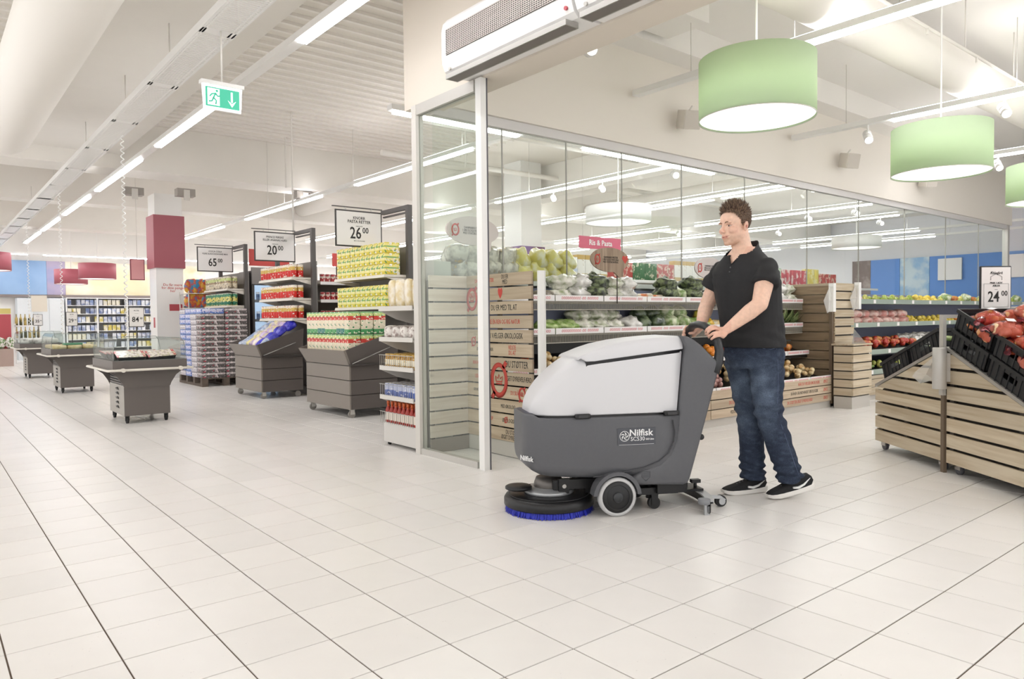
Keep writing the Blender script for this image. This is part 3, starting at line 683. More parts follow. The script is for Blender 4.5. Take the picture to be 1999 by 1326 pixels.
for s in (-1, 1):
    q = face_at(s*.031, .001)
    e = MB(); e.ell((q.x-.0065, s*.031, .0005), (.0085, .0125, .0046), 14, 10, HM); eye = e.build('eye', mat('eye_white', '#b9aaa2', .4), P)
    MB().ell((q.x-.0005, s*.0295, .0005), (.005, .0058, .0058), 10, 8, HM).build('iris', mat('iris', '#2b2723', .2), eye)
    pts = [face_at(s*yy, zz)+Vector((-.001, 0, 0)) for yy, zz in ((.013, .004), (.022, .0085), (.033, .0095), (.046, .003))]
    MB().tube([HM @ p for p in pts], [.0018, .003, .003, .0016], 6).build('upper_lid', mat('lid_skin', '#b98571', .5), eye)
    pts = [face_at(s*yy, zz)+Vector((.001, 0, 0)) for yy, zz in ((.012, .019), (.024, .0235), (.037, .0245), (.05, .018))]
    MB().tube([HM @ p for p in pts], [.002, .0038, .0034, .0015], 6).build('eyebrow', mat('brow_hair', '#7a5b45', .7), P)
for s in (-1, 1): MB().ell((-.012, s*.0895, -.008), (.008, .003, .015), 10, 8, HM).build('ear_shade', mat('ear_shade_tone', '#c47a68', .5), P)  # darker ellipse paints the shade inside the ear
pts = [face_at(yy, zz)+Vector((-.0005, 0, 0)) for yy, zz in ((-.03, -.058), (-.02, -.0635), (0, -.066), (.02, -.0635), (.03, -.058))]
MB().tube([HM @ p for p in pts], [.001, .0022, .0026, .0022, .001], 6).build('mouth_line', mat('mouth_dark', '#7d3f38', .6), P)
# ---- hair
rh = random.Random(3); b = MB()
def hairline(q):
    """height above the hair line in head space"""
    tab = [(-.12, -.068), (-.07, -.064), (-.052, -.045), (-.04, .018), (-.015, .022), (-.004, -.004), (.006, .0), (.018, .03), (.038, .062), (.055, .079), (.12, .083)]
    return q.z-lerp(tab, q.x)-.004*noise.noise(q*60)
cap_ = MB(); cap_.ell((-.014, 0, .04), (.101, .0795, .0865), 64, 48)
kv = [Vector(v) for v in cap_.v]; keepf = []
for f in cap_.f:
    c = sum((kv[i] for i in f), Vector())/4
    if hairline(c) > 0: keepf.append(f)
for i, v in enumerate(kv):
    up = max(0, v.z-.04)/.09; kv[i] = v+Vector((.008*up, 0, .012*up))*(.6+noise.noise(v*40))
b.add(kv, keepf, HM, True)
for k in range(2600):
    th = rh.uniform(0, 2*math.pi); ph = math.acos(rh.uniform(-.75, 1)); nrm = Vector((math.sin(ph)*math.cos(th), math.sin(ph)*math.sin(th), math.cos(ph)))
    q = Vector((-.014+.1005*nrm.x, .079*nrm.y, .04+.086*nrm.z))
    if hairline(q) < .002: continue
    topn = max(0, min(1, (q.z-.05)/.06)); d = nrm*(.35+.5*topn)+Vector((-.3+.3*topn, 0, .75*topn-.5*(1-topn)))+Vector((rh.uniform(-.3, .3), rh.uniform(-.3, .3), rh.uniform(-.2, .2)))
    d.normalize(); Ln = .009+.033*topn*rh.uniform(.35, 1.1); w_ = .0028+.0028*topn; b.cur = rh.choice((0, 0, 1, 2))
    side = d.cross(nrm); side = side.normalized()*w_ if side.length > 1e-4 else Vector((0, w_, 0)); up2 = side.cross(d).normalized()*w_*.6
    q = q+Vector((.006*topn, 0, .010*topn)); tip = q+d*Ln
    b.add([q-side, q+side, q+up2, tip], [(0, 1, 3), (1, 2, 3), (2, 0, 3)], HM, True)
tag(b.build('hair', [hairc, mat('hair_dark', '#4c392c', .6), mat('hair_light', '#8b7058', .6)], P), 'short brown tousled hair', kind='stuff')
# ---- t-shirt
b = MB(); rings(b, torso)
SL, SR = SHL.lerp(ELL, .45)+Vector((.006, -.004, 0)), SHR.lerp(ELR, .5)+Vector((0, .004, 0))
for sh, e in ((SHL, SL), (SHR, SR)):
    b.ell(sh+Vector((0, 0, -.012)), (.058, .058, .058), 18, 12); b.tube([sh.lerp(Vector((1.257, 0, 1.40)), .5), sh, sh.lerp(e, .5), e], [.07, .062, .069, .078], 20)
def shirt_disp(p):
    u = tf.dot(p-Vector((1.28, 0, 0))); v = tl.dot(p-Vector((1.28, 0, 0)))
    w = noise.noise(Vector((u*7, v*7, p.z*20)))*.0055*max(.25, 1-abs(p.z-1.02)/.25)+noise.noise(Vector((u*16+5, v*16, p.z*5)))*.004
    w += .0045*math.sin(p.z*95+u*30+v*18)*max(0, 1-abs(p.z-1.38)/.09)*max(0, min(1, (abs(v)-.12)/.06))+.004*math.sin(p.z*70-u*40)*max(0, 1-abs(p.z-1.0)/.09)
    return w+.004
def shirt_keep(p):
    d = p-Vector((1.257, 0, 0)); u = tf.dot(d); v = tl.dot(d)
    if p.z > 1.552-.6*max(-.08, min(.08, u)): return False
    if u > 0 and p.z > 1.44 and abs(v) < (p.z-1.44)*.62: return False
    if p.z < .93: return False
    return True
blk = mat('black_cotton', '#242426', .85, var=.12, scale=14, bump=.15, bscale=300)
shirt = remesh(b, 'tshirt', blk, .0075, 4, P, shirt_disp, shirt_keep)
md = shirt.modifiers.new('thick', 'SOLIDIFY'); md.thickness = .004; md.offset = 1
# collar trim and placket buttons on the v-neck
sv_ = BVHTree.FromPolygons([v.co.copy() for v in shirt.data.vertices], [list(p.vertices) for p in shirt.data.polygons])
cp = []
for z_ in (1.51, 1.495, 1.48, 1.465, 1.448, 1.438, 1.448, 1.465, 1.48, 1.495, 1.51):
    sgn = 1 if len(cp) < 5 else (0 if len(cp) == 5 else -1); q = Vector((1.257, 0, z_))+tl*sgn*(z_-1.43)*.64+tf*.02
    h = sv_.ray_cast(q+tf*.4, -tf); cp.append((h[0]+tf*.003) if h[0] else q+tf*.09)
MB().tube(cp, .006, 8).build('collar_trim', mat('black_rib', '#1b1b1d', .8), shirt)
for z_ in (1.422, 1.395):
    h = sv_.ray_cast(Vector((1.257, 0, z_))+tf*.5, -tf)
    if h[0]: MB().ell(h[0]+tf*.006, (.005, .005, .005), 8, 6).build('button', mat('button', '#4b4b4e', .3), shirt)
# ---- jeans
b = MB(); rings(b, [(.80, 1.318, 0, .15, .12), (.85, 1.318, 0, .175, .13), (.90, 1.318, 0, .187, .139), (.95, 1.318, 0, .187, .139), (.985, 1.316, 0, .186, .139)])
for h, k, a in ((HIPL, KNL, ANL), (HIPR, KNR, ANR)):
    b.tube([h+Vector((0, 0, .05)), h, h.lerp(k, .35), h.lerp(k, .7), k, k.lerp(a, .3), k.lerp(a, .6), k.lerp(a, .85), a+Vector((0, 0, -.025))], [.095, .108, .104, .092, .084, .08, .077, .077, .078], 20)
def jean_disp(p):
    near = p.y < 0; k = KNL if near else KNR
    t = max(0, 1-abs(p.z-k.z)/.13); lo = max(0, 1-abs(p.z-.15)/.13); hi = max(0, 1-abs(p.z-.83)/.12)
    w = noise.noise(Vector((p.x*9, p.y*9, p.z*15)))*.005+.006*t*math.sin(p.z*85+p.x*25)+.007*lo*math.sin(p.z*120+p.x*30+noise.noise(p*12)*2)+.005*hi*math.sin(p.z*60-p.x*70)
    return w*1.5
def jeans_mat():
    m = bpy.data.materials.new('blue_denim'); m.use_nodes = True; nt = m.node_tree; b_ = nt.nodes['Principled BSDF']; N = nt.nodes.new; L = nt.links.new
    at = N('ShaderNodeAttribute'); at.attribute_name = 'tint'; tc = N('ShaderNodeTexCoord'); n1 = N('ShaderNodeTexNoise'); n1.inputs['Scale'].default_value = 180; n1.inputs['Detail'].default_value = 3; L(tc.outputs['Object'], n1.inputs['Vector'])
    mr = N('ShaderNodeMapRange'); mr.inputs['From Min'].default_value = .3; mr.inputs['From Max'].default_value = .7; mr.inputs['To Min'].default_value = .75; mr.inputs['To Max'].default_value = 1.25; L(n1.outputs[0], mr.inputs[0])
    sv = N('ShaderNodeVectorMath'); sv.operation = 'SCALE'; L(at.outputs['Color'], sv.inputs[0]); L(mr.outputs[0], sv.inputs['Scale']); L(sv.outputs[0], b_.inputs['Base Color']); b_.inputs['Roughness'].default_value = .8; b_.inputs['Specular IOR Level'].default_value = .2
    return m
JD, JF = Vector(srgb('#242b3d')[:3]), Vector(srgb('#76869c')[:3])
def jean_tint(p):
    near = p.y < 0; k = KNL if near else KNR; ax = k.x
    front = max(0, min(1, (ax-p.x+.03)/.08)); w = max(0, 1-abs(p.z-.68)/.22)*.75+max(0, 1-abs(p.z-.45)/.14)*.45
    n = noise.noise(p*14)*.5+.5; f = 1.25*front*w*n+.22*max(0, noise.noise(Vector((p.x*30, p.y*30, p.z*60))))
    return (*JD.lerp(JF, max(0, min(1, f+.08))), 1)
jeans = remesh(b, 'jeans', jeans_mat(), .0085, 3, P, jean_disp, lambda p: p.z > .085, col=jean_tint)
jv = BVHTree.FromPolygons([v.co.copy() for v in jeans.data.vertices], [list(p.vertices) for p in jeans.data.polygons])
stitch = mat('seam_stitch', '#5d6a86', .8)
sp = []
for z_ in (.93, .86, .78, .7, .62, .54, .46, .38, .3, .22, .15):
    t = (.9-z_)/.365 if z_ > .535 else 1; cx = HIPL.lerp(KNL, t) if z_ > .535 else KNL.lerp(ANL, (.535-z_)/.4); h = jv.ray_cast(Vector((cx.x+.015, -.6, z_)), Vector((0, 1, 0)))
    if h[0]: sp.append(h[0]+Vector((0, -.001, 0)))
MB().tube(sp, .0012, 5).build('side_seam', stitch, jeans)
pk = []
for s_, z_ in ((1.26, .945), (1.29, .93), (1.33, .925), (1.37, .935)):
    h = jv.ray_cast(Vector((s_, -.6, z_)), Vector((0, 1, 0)))
    if h[0]: pk.append(h[0]+Vector((0, -.001, 0)))
MB().tube(pk, .0018, 5).build('pocket_seam', stitch, jeans)
# ---- shoes
shoeb = mat('black_mesh', '#1e1e20', .8, var=.2, scale=90, bump=.2, bscale=400); solew = mat('white_sole', '#e8e5e0', .6); swm = mat('white_stripe', '#f0f0ee', .5)
def shoe(heel, rz, pitch):
    e = bpy.data.objects.new('shoe', None); COL.objects.link(e); e.parent = P; e.location = heel; e.rotation_euler = (0, pitch, rz); e.empty_display_size = .05
    # local: -x forward, z up
    up = [(0.0, .030, .055, .085), (-.02, .036, .03, .105), (-.06, .038, .024, .105), (-.10, .04, .024, .098), (-.13, .043, .024, .09), (-.17, .046, .024, .075), (-.21, .048, .024, .06), (-.25, .045, .024, .05), (-.28, .036, .024, .042), (-.298, .02, .028, .036)]
    st = [(x, rrect(w_, zb, zt, .01, min(.03, (zt-zb)*.47), 4, w_*.72 if x > -.16 else w_*.85)) for x, w_, zb, zt in up]
    loft(MB(), st).build('upper', shoeb, e)
    so = [(.008, .028, .012, .042), (-.01, .036, .004, .042), (-.06, .039, .002, .036), (-.12, .042, .001, .032), (-.19, .049, .0, .03), (-.24, .048, .0, .03), (-.28, .038, .006, .032), (-.303, .02, .016, .034)]
    loft(MB(), [(x, rrect(w_, zb, zt, .006, .006, 3)) for x, w_, zb, zt in so]).build('sole', solew, e)
    b = MB()
    for sgn in (-1, 1):
        pts = [(-.145, sgn*.0445, .048), (-.11, sgn*.0435, .042), (-.07, sgn*.041, .052), (-.02, sgn*.034, .080)]
        b.tube(pts, [.007, .009, .0065, .002], 6)
    b.build('side_stripe', swm, e)
    b = MB()
    for k in range(5):
        x = -.115-.02*k; z_ = .094-.0085*k; b.tube([(x, -.026, z_-.012), (x-.004, 0, z_+.004), (x, .026, z_-.012)], .0028, 5)
    b.build('laces', mat('grey_laces', '#8a8a8c', .8), e)
    return e
shoe((1.445, .087, 0), math.radians(4), 0); shoe((1.655, -.112, .052), math.radians(-3), math.radians(-10.5))
# ================================================================ AISLE: chilled carts, bins, towers
tubw = mat('tub_grey', '#6b6460', .4); cartg = mat('cart_side', '#a9a49c', .4); cartf = mat('cart_front', '#6e6762', .4)
railm = mat('cream_rail', '#e9e3d8', .4); canopy = clear('canopy_glass', '#fafcfb', .01, gloss=.3); pet = clear('clear_plastic', '#f5f6f6', .12, .12, .5)
def card(parent, w, h, lines, loc, rot=ROTX, frame=dark, rule=True):
    """price card in a dark frame, lying in x-z, centre loc; lines = (text, size, dx, dz)"""
    c = pbox('frame', (w, .016, h), loc, frame, parent, (0, 0, rot[2]), .006)
    f = pbox('card', (w-.03*max(w, .3)/.5, .004, h-.03*max(w, .3)/.5), (0, -.0085, 0), paper, c)
    for s, sz, dx, dz, sx in lines: text('lettering', s, sz, ink, c, (dx, -.0115, dz), (math.pi/2, 0, 0), .0006, sx=sx, bold=sz*.012)
    return c
def cart(y, x, label, price, name, kind):
    t = thing('chilled_cart', label, 'chilled display', (x, y, 0), 0, None)
    b = MB().box(-.235, .235, -.38, -.37, .085, .42).box(-.235, .235, .37, .38, .085, .42); b.cur = 1
    b.box(-.235, -.225, -.37, .37, .085, .42).box(.225, .235, -.37, .37, .085, .42); body = b.build('body', [cartf, cartg], t)
    for k in range(5):
        z = .15+.052*k
        MB().add([(-.236, -.12+.0, z), (-.236, .02, z), (-.25, -.0, z+.022), (-.25, -.1, z+.022), (-.236, -.05, z+.034)], [(0, 1, 2, 3), (3, 2, 4), (0, 3, 4), (1, 4, 2)]).build('louvre', black, body)
    # flare: curved brackets front and back, dark tub
    fl_ = [(-.235, .40), (.235, .40), (.25, .44), (.30, .52), (.37, .575), (.37, .60), (-.37, .60), (-.37, .575), (-.30, .52), (-.25, .44)]
    MB().prism(fl_, -.40, -.385).build('front_apron', cartf, t); MB().prism(fl_, .385, .40).build('back_apron', cartf, t)
    MB().box(-.23, .23, -.384, .384, .421, .56).build('machine_housing', black, t)
    for k in range(4): MB().box(-.245, -.231, -.30, .30, .435+.028*k, .448+.028*k).build('vent_slat', tubw, t)
    tub = MB().box(-.375, .375, -.565, -.535, .585, .705).box(-.375, .375, .535, .565, .585, .705).box(-.375, -.345, -.535, .535, .585, .705).box(.345, .375, -.535, .535, .585, .705).box(-.345, .345, -.535, .535, .575, .6).build('tub', tubw, t)
    pts = [(-.415, -.60, .605), (.415, -.60, .605), (.43, -.585, .605), (.43, .585, .605), (.415, .60, .605), (-.415, .60, .605), (-.43, .585, .605), (-.43, -.585, .605)]
    MB().tube(pts, .013, 8, True).build('bumper_rail', railm, t)
    for sx in (-.28, .3):
        MB().cyl((sx, -.565, .605), (sx, -.62, .605), .022, n=12).build('rail_clamp', railm, t)
    # curved glass canopy: end panes and front/back panes
    ep = [(-.36, .705), (.36, .705), (.365, .80), (.35, .90), (.32, .945), (-.32, .945), (-.35, .90), (-.365, .80)]
    for yy in (-.555, .55): MB().prism(ep, yy, yy+.004).build('end_pane', canopy, t)
    for s in (-1, 1):
        MB().prism([(s*.36, .705), (s*.365, .80), (s*.35, .90), (s*.32, .945), (s*.315, .945), (s*.345, .90), (s*.36, .80), (s*.355, .705)], -.55, .55).build('side_pane', canopy, t)
    edge = clear('glass_edge', '#b4bfba', .5)
    for yy in (-.553, .553): MB().tube([(q[0], yy, q[1]) for q in ep], .0035, 5, True).build('pane_edge', edge, t)
    for sx in (-.2, .2):
        for sy in (-.33, .33):
            k = MB().cyl((sx-.012, sy, .036), (sx+.012, sy, .036), .036, n=16).build('castor', rubber, t)
            MB().box(sx-.02, sx+.02, sy-.02, sy+.02, .07, .086).box(sx-.02, sx-.014, sy-.012, sy+.012, .03, .075).box(sx+.014, sx+.02, sy-.012, sy+.012, .03, .075).build('fork', black, k)
    # price sign on a stalk
    s = thing('price_sign', 'small framed price card on a stalk above %s' % name, 'price sign', (x+.02, y+.15, .56))
    MB().cyl((0, 0, .045), (0, 0, .53), .007, n=8).build('stalk', dark, s)
    card(s, .17, .235, [(price, .085, -.012, -.03, .9), ('00', .03, .05, -.015, 1), ('____', .02, 0, .05, 1), ('PR STK', .018, 0, .075, 1)], (0, 0, .62))
    # spiral cord up to the tray
    L = 3.19-.93; n = int(L/.065)*8
    cd = MB(); rr_ = .016
    cd.tube([(x-.17+rr_*math.cos(k*math.pi/4), y-.28+rr_*math.sin(k*math.pi/4), .93+L*k/n) for k in range(n)], .0055, 5)
    tag(cd.build('spiral_cord', whitem), 'white spiral power cord hanging above %s' % name, 'cord')
    return t
c1 = cart(6.88, .585, 'nearest chilled display cart with red and silver food trays', '84', 'the nearest chilled cart', 0)
c2 = cart(11.43, .585, 'middle chilled display cart holding rows of pale cheeses', '29', 'the middle chilled cart', 1)
c3 = cart(15.5, .56, 'farthest chilled display cart with white bags on it', '35', 'the farthest chilled cart', 2)
# trays of food on the first cart
b = MB().prism([(-.12, 0), (.12, 0), (.14, .06), (-.14, .06)], -.09, .09); tr0 = thing('food_tray', 'black food tray with red printed lid on the nearest chilled cart', 'food tray', (0,0,0), 0, 'red lidded trays on the nearest cart')
b.build('tray', black, tr0)
lidm = band('tray_lid', [(0, '#c94b55'), (.07, '#e8d9cf'), (.9, '#c4444f')], .25, 'X', [('#d8cfa8', .56, 26), ('#b8a79b', .6, 34), ('#8f8378', .66, 45)])
MB().box(-.145, .145, -.095, .095, .061, .068).build('lid', lidm, tr0)
first = True
for ix, xx in enumerate((-.17, .14)):
    for iy in range(5):
        loc = (.585+xx*1.02, 6.48+iy*.2, .66+.05); rot = (.32 if iy == 0 else .08, RN.uniform(-.08, .08), RN.uniform(-.06, .06))
        if first: tr0.location = loc; tr0.rotation_euler = rot; first = False
        else: dup(tr0, loc, rot)
MB().box(-.34, .34, -.53, .53, 0, .105).build('tray_plinth', black, c1, (0, 0, .601))
che = MB(); che.lathe([(0, 0), (.09, 0), (.1, .01), (.1, .05), (.09, .06), (0, .06)], 20); ch0 = tag(che.build('cheese', blend('cheese', '#d8c38c', '#e9dcb2', 8, .5)), 'round pale cheese lying on the middle chilled cart', 'cheese', 'cheeses on the middle cart')
pos = [(.585-.24+.21*i, 11.02+.2*j, .70) for i in range(3) for j in range(5)]
ch0.location = pos[0]
for q in pos[1:]: dup(ch0, q)
MB().box(-.34, .34, -.53, .53, 0, .095).build('tray_plinth', black, c2, (0, 0, .601)); MB().box(-.34, .34, -.53, .53, 0, .085).build('tray_plinth', black, c3, (0, 0, .601))
tag(MB().box(-.13, .13, -.09, .09, 0, .03).build('green_pack', mat('green_pack', '#5d9c7c', .4), None, (.55, 11.2, .764)), 'flat green pack lying on the cheeses', 'food pack')
def pillow(b, lx, ly, lz, seed=0, amp=.12, n=14, m=10):
    v0 = len(b.v); b.ell((0, 0, lz/2), (lx/2, ly/2, lz/2), n, m)
    for i in range(v0, len(b.v)):
        x, y, z = b.v[i]; e = lambda q, h: math.copysign(min(1, abs(q/h))**.62*h, q) if h else q
        x, y, z = e(x, lx/2), e(y, ly/2), e(z-lz/2, lz/2)+lz/2; d = noise.noise(Vector((x*9+seed*3.7, y*9, z*9)))*amp
        b.v[i] = (x*(1+d), y*(1+d), max(0, z*(1+d)))
    return b
wb = pillow(MB(), .2, .16, .12, 1).mesh('bag', blend('white_bag', '#e8e4df', '#8d8a86', 9, .3, .55, .7, rnd=1))
for i in range(3):
    for j in range(3): tag(ob('cheese_bag', wb, None, (.35+.21*i, 15.15+.3*j, .685), (0, 0, RN.uniform(-.4, .4))), 'white paper cheese bag on the farthest chilled cart', 'bag', 'bags on the farthest cart')
# ---------------------------------------------------------------- grey promotion bins
plank = charc; inner = mat('bin_inside', '#45403d', .6)
def bin_(y0, y1, x0, x1, label):
    t = thing('promotion_bin', label, 'display bin', (x0, y0, 0)); W = x1-x0; D = y1-y0
    for k in range(3):
        z = .10+.168*k
        pbox('plank', (.018, D, .16), (.009, D/2, z+.08), mat('bin_grey_lit', '#8d857d', .45), t)  # lighter grey: brighter light on the aisle face put into the colour
        pbox('plank', (W-.02, .018, .16), (.02+(W-.02)/2, .009, z+.08), mat('bin_grey_shaded', '#635c58', .45), t)  # darker grey: shade on the end faces put into the colour
    MB().box(.03, W, .03, D-.03, .11, .56).build('core', inner, t)
    # flared front board and sloping end boards
    MB().add([(0, 0, .606), (0, D, .606), (-.085, D+.05, .775), (-.085, -.05, .775), (.02, 0, .606), (.02, D, .606), (-.065, D+.05, .775), (-.065, -.05, .775)], [(0, 3, 2, 1), (4, 5, 6, 7), (2, 3, 7, 6), (0, 1, 5, 4), (0, 4, 7, 3), (1, 2, 6, 5)]).build('front_board', mat('bin_grey_lit', '#8d857d', .45), t)
    for yy, oy in ((0, -.05), (D, .05)):
        MB().add([(.0, yy, .606), (W, yy, .606), (W, yy+oy, 1.0), (-.085, yy+oy, .775), (.0, yy+.018 if oy < 0 else yy-.018, .606), (W, yy+.018 if oy < 0 else yy-.018, .606), (W, yy+oy+.018 if oy < 0 else yy+oy-.018, 1.0), (-.085, yy+oy+.018 if oy < 0 else yy+oy-.018, .775)],
                 [(0, 1, 2, 3), (4, 7, 6, 5), (2, 6, 7, 3), (0, 4, 5, 1), (0, 3, 7, 4), (1, 5, 6, 2)]).build('end_board', mat('bin_grey_shaded', '#635c58', .45), t)
    MB().tube([(.03, -.022, .625), (.5, -.046, .80)], .006, 6).build('brace', steel, t); MB().tube([(.06, -.006, .606), (.5, -.006, .612)], .006, 6).build('brace', steel, t)
    for yy in (.06, D-.06):
        k = MB().cyl((.05, yy-.012, .042), (.05, yy+.012, .042), .042, n=16).build('castor', mat('castor_grey', '#9a958e', .4), t)
        MB().box(.03, .08, yy-.02, yy-.015, .04, .1).box(.03, .08, yy+.015, yy+.02, .04, .1).build('fork', lgrey, k)
        MB().cyl((W-.06, yy-.012, .042), (W-.06, yy+.012, .042), .042, n=12).build('castor', mat('castor_grey', '#9a958e', .4), t)
    MB().box(.0, W, -.04, D+.04, .60, .62).build('shelf_floor', inner, t)
    return t
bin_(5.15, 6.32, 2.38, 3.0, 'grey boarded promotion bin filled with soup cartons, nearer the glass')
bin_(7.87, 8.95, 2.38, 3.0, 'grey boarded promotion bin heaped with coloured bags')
# soup cartons in two tiers
cm = band('soup_carton', [(0, '#58aa6b'), (.2, '#f1e6cd'), (.62, '#d9463e'), (.8, '#cfdc8a'), (.93, '#8fc48a')], .4, 'Z', [('#3f8f58', .66, 26), ('#fff6e0', .63, 38)])
cm2 = band('soup_carton_green', [(0, '#4f8f86'), (.24, '#efe3c6'), (.62, '#d24a40'), (.8, '#d4dc92'), (.94, '#9acb8c')], .4, 'Z', [('#437f74', .66, 26), ('#fff6e0', .63, 38)])
cme = [MB().cbox(-.075, .075, -.05, .05, 0, .255, .004).mesh('carton', q) for q in (cm, cm2)]
for tier in range(2):
    for j in range(11):
        for i in range(3):
            tag(ob('soup_carton', cme[(j//3+tier) % 2 if j % 4 else 0], None, (2.462+.165*i+tier*.0, 5.225+.1025*j, .70+.262*tier), (0, 0, RN.uniform(-.03, .03))),
                'soup carton, %s tier, %s row, %s from the near end of the bin' % (('lower', 'upper')[tier], ('front', 'middle', 'back')[i], ORD[j]), 'carton', '%s tier of soup cartons' % ('lower', 'upper')[tier])
pbox('support', (.5, 1.16, .08), (.31, .585, .66), inner, bpy.data.objects['promotion_bin'])
# coloured bags
bagm = [('pale blue', blend('bag_pale', '#c9d4e6', '#8ea6cf', 14, .25, .45, .6, rnd=1)), ('yellow and white', blend('bag_yellow', '#efe6a0', '#d9d3e8', 14, .25, .45, .6, rnd=1)), ('lilac', blend('bag_lilac', '#cbb7dc', '#efe4c8', 14, .25, .45, .6, rnd=1)), ('deep blue', blend('bag_blue', '#2c2fb4', '#5a57d8', 14, .25, .45, .6, rnd=1))]
bme = [pillow(MB(), .2, .15, .09, k+3, .25).mesh('bag', mm) for k, (_, mm) in enumerate(bagm)]
for j in range(8):
    for i in range(4):
        k = 3-(j*4//8) if RN.random() > .12 else RN.randint(0, 3); z = .64+.085*i+RN.uniform(0, .03)
        tag(ob('snack_bag', bme[k], None, (2.50+.13*i, 8.0+.115*j, z+.1), (RN.uniform(-.3, .3), -.55+RN.uniform(-.2, .2), RN.uniform(-.6, .6))), bagm[k][0]+' snack bag in the heaped grey bin', 'snack bag', bagm[k][0]+' snack bags in the bin')
# ---------------------------------------------------------------- promotion towers with hanging price signs
twm = mat('tower_frame', '#5a5654', .45); shm = mat('cream_shelf', '#e6dfd3', .45)
def tower(y0, label, shelves, lines, slab):
    D = 1.38; t = thing('promotion_tower', label, 'shelf tower', (3.2, y0, 0))
    for yy in (0, D): MB().box(-.03, .03, yy-.03, yy+.03, 0, 2.49).build('post', twm, t)
    MB().box(.03, .06, 0, D, 0, 2.0).build('back_panel', mat('tower_back', '#8a8580', .5), t)
    for z in shelves:
        s = MB().prism([(-.33, z-.035), (-.32, z-.0), (.03, z), (.03, z-.03), (-.25, z-.03)], .035, D-.035).build('shelf', shm, t)
        MB().prism([(-.30, z-.036), (.03, z-.036), (.03, z-.12)], .04, .046).build('bracket', shm, s); MB().prism([(-.30, z-.036), (.03, z-.036), (.03, z-.12)], D-.046, D-.04).build('bracket', shm, s)
    MB().box(-.045, .03, .04, D-.04, 0, .12).build('base', twm, t)
    s = thing('hanging_price_sign', slab, 'price sign', (3.2, y0, 2.47))
    MB().box(-.025, .025, .03, .63, -.03, .02).build('arm', twm, s); MB().box(-.012, .012, .03, .6, -.075, -.055).build('arm', twm, s)
    MB().box(-.68, -.0, .635, .655, .028, .04).build('cross_bar', twm, s)
    for hx in (-.5, -.15): MB().box(hx-.008, hx+.008, .638, .65, .005, .03).build('clip', lgrey, s)
    card(s, .64, .45, lines, (-.325, .645, -.225))
    return t
tower(5.17, 'shelf tower under the 26.00 sign with yellow boxes', (1.28, 1.655), [('KNORR', .05, 0, .13, .95), ('PASTA RETTER', .05, 0, .085, .95), ('FLERE SLAGS', .016, 0, .03, 1), ('26', .2, -.05, -.06, .78), ('00', .1, .085, -.02, .85), ('MAX 6 STK PR KUNDE', .015, 0, -.15, 1)], 'hanging framed price sign reading 26.00 nearest the glass')
tower(7.89, 'shelf tower under the 20.00 sign with red and gold cans', (1.15, 1.45, 1.755), [('PRINCE FERSKE', .042, 0, .145, .95), ('ELLER ANANAS KØD', .042, 0, .1, .95), ('FLERE SLAGS', .016, 0, .04, 1), ('20', .2, -.05, -.06, .78), ('00', .1, .085, -.02, .85)], 'hanging framed price sign reading 20.00 in the middle')
tower(10.75, 'shelf tower under the 65.00 sign with green and beige cans', (1.395, 1.695), [('COCA COLA', .042, 0, .145, .95), ('FLERE SLAGS SODAVAND MAX', .036, 0, .1, .9), ('65', .2, -.05, -.06, .78), ('00', .1, .085, -.02, .85)], 'hanging framed price sign reading 65.00 farthest from the glass')
# cans
def can_mesh(r, h, mt):
    b = MB(); b.lathe([(0, 0), (r*.94, 0), (r, .006), (r, h-.012), (r*.95, h-.004)], 14); b.cur = 1; b.lathe([(r*.95, h-.004), (r*.93, h), (r*.9, h-.003), (0, h-.004)], 14)
    return b.mesh('can', [mt, mat('can_lid', '#dcdad6', .25, .6)])
rg = can_mesh(.047, .195, band('can_red_gold', [(0, '#c9c0b4'), (.05, '#d8302c'), (.52, '#d8b65c'), (.8, '#efe3cf'), (.95, '#e9e6e2')], .3, 'Z', [('#f4ece0', .66, 28), ('#b32620', .68, 40)]))
bg_ = can_mesh(.047, .22, band('can_beige', [(0, '#a89a84'), (.08, '#d9cbb0'), (.45, '#a98f6e'), (.62, '#c5cf86'), (.85, '#cfc5b2')], .3, 'Z', [('#7d6f5f', .62, 26), ('#f0e6d4', .66, 34)]))
gy = can_mesh(.047, .22, band('can_green', [(0, '#d9cf8d'), (.06, '#2f7d5f'), (.35, '#dcd06a'), (.7, '#3d8a67'), (.93, '#d7d3c6')], .3, 'Z', [('#2b6f58', .6, 24), ('#efe7a8', .64, 34)]))
def canrow(me, y0, n, z, label, group, rows=2, x0=2.93, dx=.1, dy=.098):
    for i in range(rows):
        for j in range(n): tag(ob('can', me, None, (x0+dx*i, y0+dy*j, z), (0, 0, RN.uniform(0, 6))), label+(', %s along' % ORD[j] if i == 0 else ', back row'), 'can', group if i == 0 else group+' back row')
for z, nm in ((1.15, 'bottom'), (1.45, 'middle'), (1.755, 'top')): canrow(rg, 7.98, 13, z+.001, 'red and gold can, %s shelf under the 20.00 sign' % nm, 'red cans, %s shelf' % nm)
canrow(gy, 10.84, 13, 1.396, 'green and yellow can, lower shelf under the 65.00 sign', 'green cans', 2)
canrow(bg_, 10.84, 13, 1.696, 'beige printed can, upper shelf under the 65.00 sign', 'beige cans', 2)
